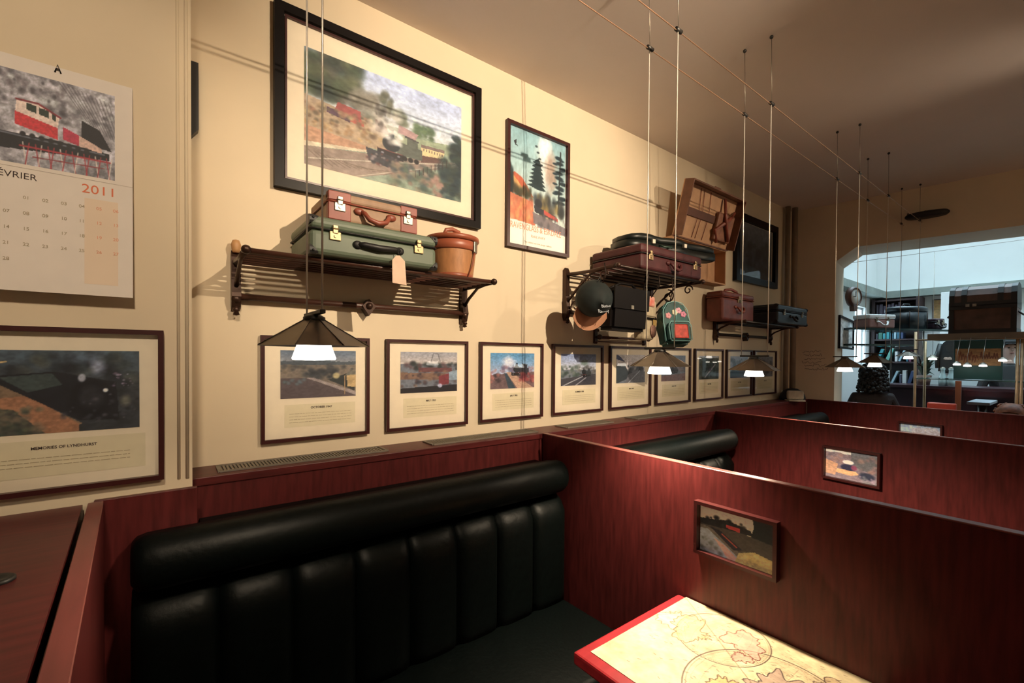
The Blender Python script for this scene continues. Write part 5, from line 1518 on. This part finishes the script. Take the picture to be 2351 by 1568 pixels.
# ------------------------------------------------------------------ furniture glimpsed beyond the arch
m_redl = mat('red_leather_back', (.55, .075, .055), .45, var=.15, scale=10)
a_, b_ = PX(2129, 923, 5.98), PX(2196, 926, 5.98)
cch = thing('red_chair', 'bright red chair back showing just above the farthest partition', 'chair', (5.98, (a_.y + b_.y) / 2, 0), -PI / 2)
cwd = (a_.y - b_.y)
box_obj('backrest', (-cwd / 2, -.02, .80), (cwd / 2, .03, a_.z), m_redl, cch, .012)
box_obj('seat', (-cwd / 2, .03, .42), (cwd / 2, .42, .48), m_redl, cch, .015)
for sx in (-1, 1):
    box_obj('leg', (sx * (cwd / 2 - .02) - .018, -.015, 0), (sx * (cwd / 2 - .02) + .018, .025, .82), m_dwood, cch); box_obj('leg', (sx * (cwd / 2 - .03) - .018, .37, 0), (sx * (cwd / 2 - .03) + .018, .41, .42), m_dwood, cch)
p = PX(2200, 900, 6.42)
pl = box_obj('wooden_post', (6.40, p.y - .022, 0), (6.44, p.y + .022, zmid - .01), mat('orange_wood', (.34, .13, .07), .5, scale=8, stretch=(1, 1, .2)), None, .004); tag(pl, 'slim reddish wooden post below the teal sign', 'post')
y_a, y_b = PX(2030, 890, 7.6).y, -2.6
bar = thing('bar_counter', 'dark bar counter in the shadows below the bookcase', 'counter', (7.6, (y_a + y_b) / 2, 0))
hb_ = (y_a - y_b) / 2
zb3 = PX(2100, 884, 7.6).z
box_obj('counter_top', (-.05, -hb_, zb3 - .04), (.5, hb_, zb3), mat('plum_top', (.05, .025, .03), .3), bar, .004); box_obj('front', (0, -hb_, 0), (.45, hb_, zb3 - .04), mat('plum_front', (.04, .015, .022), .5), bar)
for k, px in enumerate((2164, 2183)):
    p = PX(px, 880, 7.66)
    g = thing('water_carafe', ['left clear glass carafe on the dark bar counter', 'right clear glass carafe on the dark bar counter'][k], 'carafe', (7.66, p.y, zb3 + .001), 0, 'glass carafes')
    bm = bm_new(); b_lathe(bm, [(0, 0), (.036, 0), (.04, .05), (.036, .11), (.022, .15), (.02, .20), (.026, .215)], 18); obj('bottle_glass', bm, mat('pale_glass', (.45, .58, .60), .1, spec=.8), g)
    bm = bm_new(); b_lathe(bm, [(.0, .2), (.018, .2), (.02, .23), (0, .235)], 12); obj('stopper', bm, m_nick, g)
a_, b_ = PX(2226, 918, 7.0), PX(2280, 918, 7.0)
wt = thing('side_table', 'pale grey table top seen low between the gilt posts', 'table', (6.98, (a_.y + b_.y) / 2 + .02, 0))
box_obj('table_top', (0, -(a_.y - b_.y) / 2, a_.z - .05), (.6, (a_.y - b_.y) / 2, a_.z - .02), mat('grey_top', (.42, .42, .46), .4), wt, .004); tube_obj('leg', [(.3, 0, 0), (.3, 0, a_.z - .05)], .04, m_iron, wt, 12); box_obj('foot', (.1, -.15, 0), (.5, .15, .03), m_iron, wt)
a_, b_ = PX(2158, 790, 8.2), PX(2178, 850, 8.2)
o = box_obj('white_column', (8.2, b_.y, 0), (8.3, a_.y, 2.59), m_whitep, None, .004); tag(o, 'slim white column between the bookcase and the teal sign', 'column')
p = PX(2186, 800, 8.18)
jk = thing('hanging_coat', 'black coat hanging behind the left edge of the teal sign', 'coat', (8.18, p.y, p.z))
bm = bm_new(); b_prism(bm, [(-.10, .06), (-.03, .12), (.03, .12), (.10, .06), (.13, -.32), (-.13, -.32)], 'x', -.05, .05); bmesh.ops.bevel(bm, geom=bm.edges[:], offset=.02, segments=2, affect='EDGES'); obj('coat_body', bm, m_black, jk)
bm = bm_new(); b_tube(bm, [(0, .11, .06), (-.02, .14, -.1), (-.03, .13, -.26)], [.03, .03, .025], 8); obj('sleeve', bm, m_black, jk)
tube_obj('hook', [(0, 0, .11), (0, 0, .17), (.06, 0, .17)], .006, m_nick, jk, 5)
jr = box_obj('coat_post', (8.235, p.y - .012, 0), (8.26, p.y + .012, p.z + .2), m_dwood, None, .002); tag(jr, 'thin dark post carrying the black coat', 'post')
# tan map on the back wall, fern on the bar
a_, b_ = PX(2146, 740, XW - .01), PX(2178, 685, XW - .01)
cc = Can(50, 60, (196, 160, 110), 79).tex(.12, 5).blobs(12, .1, .6, .4, .95, .12, [(170, 110, 80), (150, 96, 70), (206, 180, 130)], .6).tex(.12, 18)
framed('wall_map', 'tan coloured map on the rear wall behind the high glass shelf', 'picture', (XW - .002, (a_.y + b_.y) / 2 - .1, a_.z), -PI / 2, a_.y - b_.y + .25, b_.z - a_.z, cc, (.03, .03, .97, .97), fw=.012, dp=.015, white=(225, 225, 220), glass=False)
p = PX(2120, 880, 7.74)
fr = thing('potted_plant', 'dark leafy potted plant on the bar counter beside the bookcase', 'plant', (7.74, p.y, zb3 + .001))
bm = bm_new(); b_lathe(bm, [(0, 0), (.06, 0), (.08, .12), (.07, .125), (.06, .1), (0, .1)], 18); obj('pot', bm, mat('clay_pot', (.20, .12, .10), .7), fr)
R = random.Random(3); leafm = mat('dark_leaf', (.02, .06, .035), .5, var=.3, scale=20)
for k in range(34):
    a = R.uniform(0, 2 * PI); le = R.uniform(.06, .14); up = R.uniform(.12, .46); r0 = R.uniform(.02, .08)
    bm = bm_new(); base = Vector((0, 0, .09)); tip = Vector((math.cos(a) * le, math.sin(a) * le, up)); mid_ = (base + tip) / 2 + Vector((0, 0, .06)); sdv = Vector((-math.sin(a), math.cos(a), 0)) * .030
    vv = [bm.verts.new(x) for x in (base, mid_ - sdv, tip, mid_ + sdv, mid_ + Vector((0, 0, .008)))]
    for q_ in ((0, 1, 4), (1, 2, 4), (2, 3, 4), (3, 0, 4)): bm.faces.new([vv[i] for i in q_])
    obj('leaf', bm, leafm, fr)


# ------------------------------------------------------------------ people
def mat_body(name, top, legs, skin):
    M = bpy.data.materials.new(name); M.use_nodes = True; nt = M.node_tree; b = nt.nodes['Principled BSDF']; b.inputs['Roughness'].default_value = .7
    tc = nt.nodes.new('ShaderNodeTexCoord'); sx = nt.nodes.new('ShaderNodeSeparateXYZ'); nt.links.new(tc.outputs['Object'], sx.inputs[0])
    def gt(sock, v):
        m_ = nt.nodes.new('ShaderNodeMath'); m_.operation = 'GREATER_THAN'; nt.links.new(sock, m_.inputs[0]); m_.inputs[1].default_value = v; return m_.outputs[0]
    def mixc(f, a, b_):
        m_ = nt.nodes.new('ShaderNodeMix'); m_.data_type = 'RGBA'; nt.links.new(f, m_.inputs['Factor'])
        for s_, v in (('A', a), ('B', b_)):
            i = [q for q in m_.inputs if q.name == s_ and q.type == 'RGBA'][0]
            if isinstance(v, tuple): i.default_value = (*v, 1)
            else: nt.links.new(v, i)
        return [q for q in m_.outputs if q.type == 'RGBA'][0]
    c1 = mixc(gt(sx.outputs['Z'], .98), legs, top); c2 = mixc(gt(sx.outputs['Z'], 1.475), c1, skin)
    nt.links.new(c2, b.inputs['Base Color']); return M


def person(label, loc, rotz, top, legs, skin, hair, hairkind, seated=False, cap=None, sc_=1.0):
    t = thing('person', label, 'person', loc, rotz); t.scale = (sc_,) * 3
    # faces local -y
    off = -.42 if seated else 0     # seat drop
    P = {'pel': (0, 0, .95), 'waist': (0, 0, 1.10), 'chest': (0, .0, 1.30), 'neckb': (0, .01, 1.45), 'neck': (0, .0, 1.52), 'chin': (0, -.015, 1.585), 'head': (0, -.01, 1.66), 'crown': (0, 0, 1.73)}
    Rr = {'pel': .145, 'waist': .125, 'chest': .15, 'neckb': .075, 'neck': .055, 'chin': .068, 'head': .088, 'crown': .062}
    E = [('pel', 'waist'), ('waist', 'chest'), ('chest', 'neckb'), ('neckb', 'neck'), ('neck', 'chin'), ('chin', 'head'), ('head', 'crown')]
    for s, n in ((-1, 'l'), (1, 'r')):
        hand = (s * .26, -.10, .86) if not seated else (s * .20, -.36, 1.10)
        elb = (s * .26, .03, 1.10)
        P['sh' + n] = (s * .165, .0, 1.40); P['el' + n] = elb; P['wr' + n] = hand
        Rr['sh' + n] = .062; Rr['el' + n] = .045; Rr['wr' + n] = .030
        E += [('chest', 'sh' + n), ('sh' + n, 'el' + n), ('el' + n, 'wr' + n)]
        dv = (Vector(hand) - Vector(elb)).normalized()
        P['pa' + n] = tuple(Vector(hand) + dv * .06); Rr['pa' + n] = .032; E.append(('wr' + n, 'pa' + n))
        for f in range(4):
            b0 = Vector(hand) + dv * .10 + Vector(((f - 1.5) * .018, 0, 0)); l_ = (.06, .072, .068, .05)[f]
            P['f%d%s' % (f, n)] = tuple(b0); P['g%d%s' % (f, n)] = tuple(b0 + dv * l_ * .5 + Vector((0, 0, -.008))); P['h%d%s' % (f, n)] = tuple(b0 + dv * l_ + Vector((0, .006, -.02)))
            for q_, r_ in (('f', .010), ('g', .009), ('h', .008)): Rr['%s%d%s' % (q_, f, n)] = r_
            E += [('pa' + n, 'f%d%s' % (f, n)), ('f%d%s' % (f, n), 'g%d%s' % (f, n)), ('g%d%s' % (f, n), 'h%d%s' % (f, n))]
        th_ = Vector(hand) + dv * .05 + Vector((-s * .045, -.01, 0)); P['t' + n] = tuple(th_); Rr['t' + n] = .010; E.append(('wr' + n, 't' + n))
        if seated:
            P['hip' + n] = (s * .09, -.02, .90); P['kn' + n] = (s * .11, -.44, .90); P['an' + n] = (s * .11, -.44, .50); P['to' + n] = (s * .11, -.58, .455)
        else:
            P['hip' + n] = (s * .09, 0, .88); P['kn' + n] = (s * .10, -.01, .48); P['an' + n] = (s * .10, .02, .08); P['to' + n] = (s * .11, -.13, .035)
        Rr['hip' + n] = .09; Rr['kn' + n] = .06; Rr['an' + n] = .042; Rr['to' + n] = .035
        E += [('pel', 'hip' + n), ('hip' + n, 'kn' + n), ('kn' + n, 'an' + n), ('an' + n, 'to' + n)]
    ks = list(P); ix = {k: i for i, k in enumerate(ks)}
    me = bpy.data.meshes.new('body'); me.from_pydata([P[k] for k in ks], [(ix[a], ix[b]) for a, b in E], [])
    o = bpy.data.objects.new('body', me); C.objects.link(o); o.parent = t; o.location = (0, 0, off)
    md = o.modifiers.new('skin', 'SKIN')
    sv = me.skin_vertices[0].data if len(me.skin_vertices) else me.attributes and None
    if sv is None:
        bpy.context.view_layer.objects.active = o
    for k in ks:
        v = me.skin_vertices[0].data[ix[k]]; r_ = Rr[k]; v.radius = (r_, r_); v.use_root = (k == 'pel')
    md2 = o.modifiers.new('smooth', 'SUBSURF'); md2.levels = md2.render_levels = 2
    me.materials.append(mat_body('clothes_' + label[:12], top, legs, skin))
    ms = mat('skin_%s' % label[:8], skin, .55)
    bm = bm_new(); b_sphere(bm, (0, -.088, 1.645 + off), .014, 10, 8, (.8, 1.1, 1.4)); obj('nose', bm, ms, t)
    for s in (-1, 1):
        bm = bm_new(); b_sphere(bm, (s * .032, -.079, 1.668 + off), .010, 10, 8, (1.3, .6, .8)); obj('eye', bm, m_black, t)
        bm = bm_new(); b_sphere(bm, (s * .090, .005, 1.65 + off), .018, 10, 8, (.4, .8, 1.4)); obj('ear', bm, ms, t)
    bm = bm_new(); b_sphere(bm, (0, -.080, 1.602 + off), .020, 10, 6, (1.1, .4, .3)); obj('mouth', bm, mat('lips', (.35, .1, .08), .5), t)
    mh = mat('hair_' + label[:10], hair, .6, var=.3, scale=30)
    bm = bm_new(); R_ = random.Random(5)
    if hairkind == 'curly':
        b_sphere(bm, (0, .02, 1.672 + off), .112, 16, 12, (1, 1, 1.05)); b_sphere(bm, (0, .05, 1.57 + off), .105, 16, 12, (1.1, .8, 1.1))
        for k in range(420):
            a = R_.uniform(0, 2 * PI); z = R_.uniform(-.20, .125); rr = .118 * math.sqrt(max(.05, 1 - (max(z, 0) / .125) ** 2)) + max(0, -.02 - z) * .12
            y = rr * math.sin(a); x = rr * math.cos(a)
            if y < -.045 and z < .05: continue
            b_sphere(bm, (x, y + .01, 1.665 + off + z), R_.uniform(.012, .024), 6, 5)
    else:
        vs = b_sphere(bm, (0, .012, 1.688 + off), .106, 18, 14, (1, 1.08, .98))
        bmesh.ops.bisect_plane(bm, geom=bm.verts[:] + bm.edges[:] + bm.faces[:], plane_co=(0, -.045, 1.66 + off), plane_no=(0, -.75, -.66), clear_outer=True)
        for k in range(60):
            a = R_.uniform(-.2, PI + .2); z = R_.uniform(-.05, .09); rr = .104 * math.sqrt(max(.1, 1 - (z / .11) ** 2)); b_sphere(bm, (rr * math.cos(a), rr * math.sin(a) * 1.05 + .012, 1.688 + off + z), .014, 6, 5)
    obj('hair', bm, mh, t)
    if cap:
        bm = bm_new(); b_lathe(bm, [(.103, .0), (.108, .04), (.085, .075), (0, .085)], 20, Matrix.Translation((0, 0, 1.715 + off))); b_prism(bm, [(-.07, -.08), (.07, -.08), (.05, -.15), (-.05, -.15)], 'z', 1.716 + off, 1.726 + off); obj('cap', bm, mat('cap_cloth', cap, .7), t)
    return t


m_none = None
p = PX(2004, 858, 6.35)
person('person with dark curly hair standing beyond the farthest partition', (p.x, p.y, p.z - 1.665), math.radians(115), (.02, .012, .014), (.02, .02, .03), (.30, .15, .10), (.008, .006, .006), 'curly')
p = PX(2322, 926, 6.05)
person('seated person of whom only brown hair shows at the right edge', (p.x, p.y, p.z - 1.79 + .42), math.radians(-90), (.05, .03, .03), (.03, .03, .04), (.50, .28, .20), (.26, .085, .035), 'short', True)
st2 = thing('bar_stool', 'wooden stool under the brown haired person at the right edge', 'stool', (p.x, p.y, 0))
bm = bm_new(); b_lathe(bm, [(0, .27), (.17, .27), (.17, .30), (0, .305)], 20); obj('seat', bm, m_dwood, st2)
for a in range(4): tube_obj('leg', [(.15 * math.cos(a * PI / 2 + .7), .15 * math.sin(a * PI / 2 + .7), 0), (.11 * math.cos(a * PI / 2 + .7), .11 * math.sin(a * PI / 2 + .7), .27)], .014, m_dwood, st2, 8)
p = PX(2313, 800, 8.36)
person('pale faced person in a dark cap standing behind the gilt posts', (p.x, p.y, p.z - 1.66), math.radians(-55), (.02, .02, .022), (.02, .02, .02), (.62, .40, .34), (.02, .015, .012), 'short', False, (.05, .05, .055))
pf = p.z - 1.66
if pf > .02:
    o = box_obj('floor_platform', (8.12, p.y - .5, 0), (8.6, p.y + .4, pf), m_dwood, None, .005); tag(o, 'low dark platform behind the gilt cabinet', 'platform')
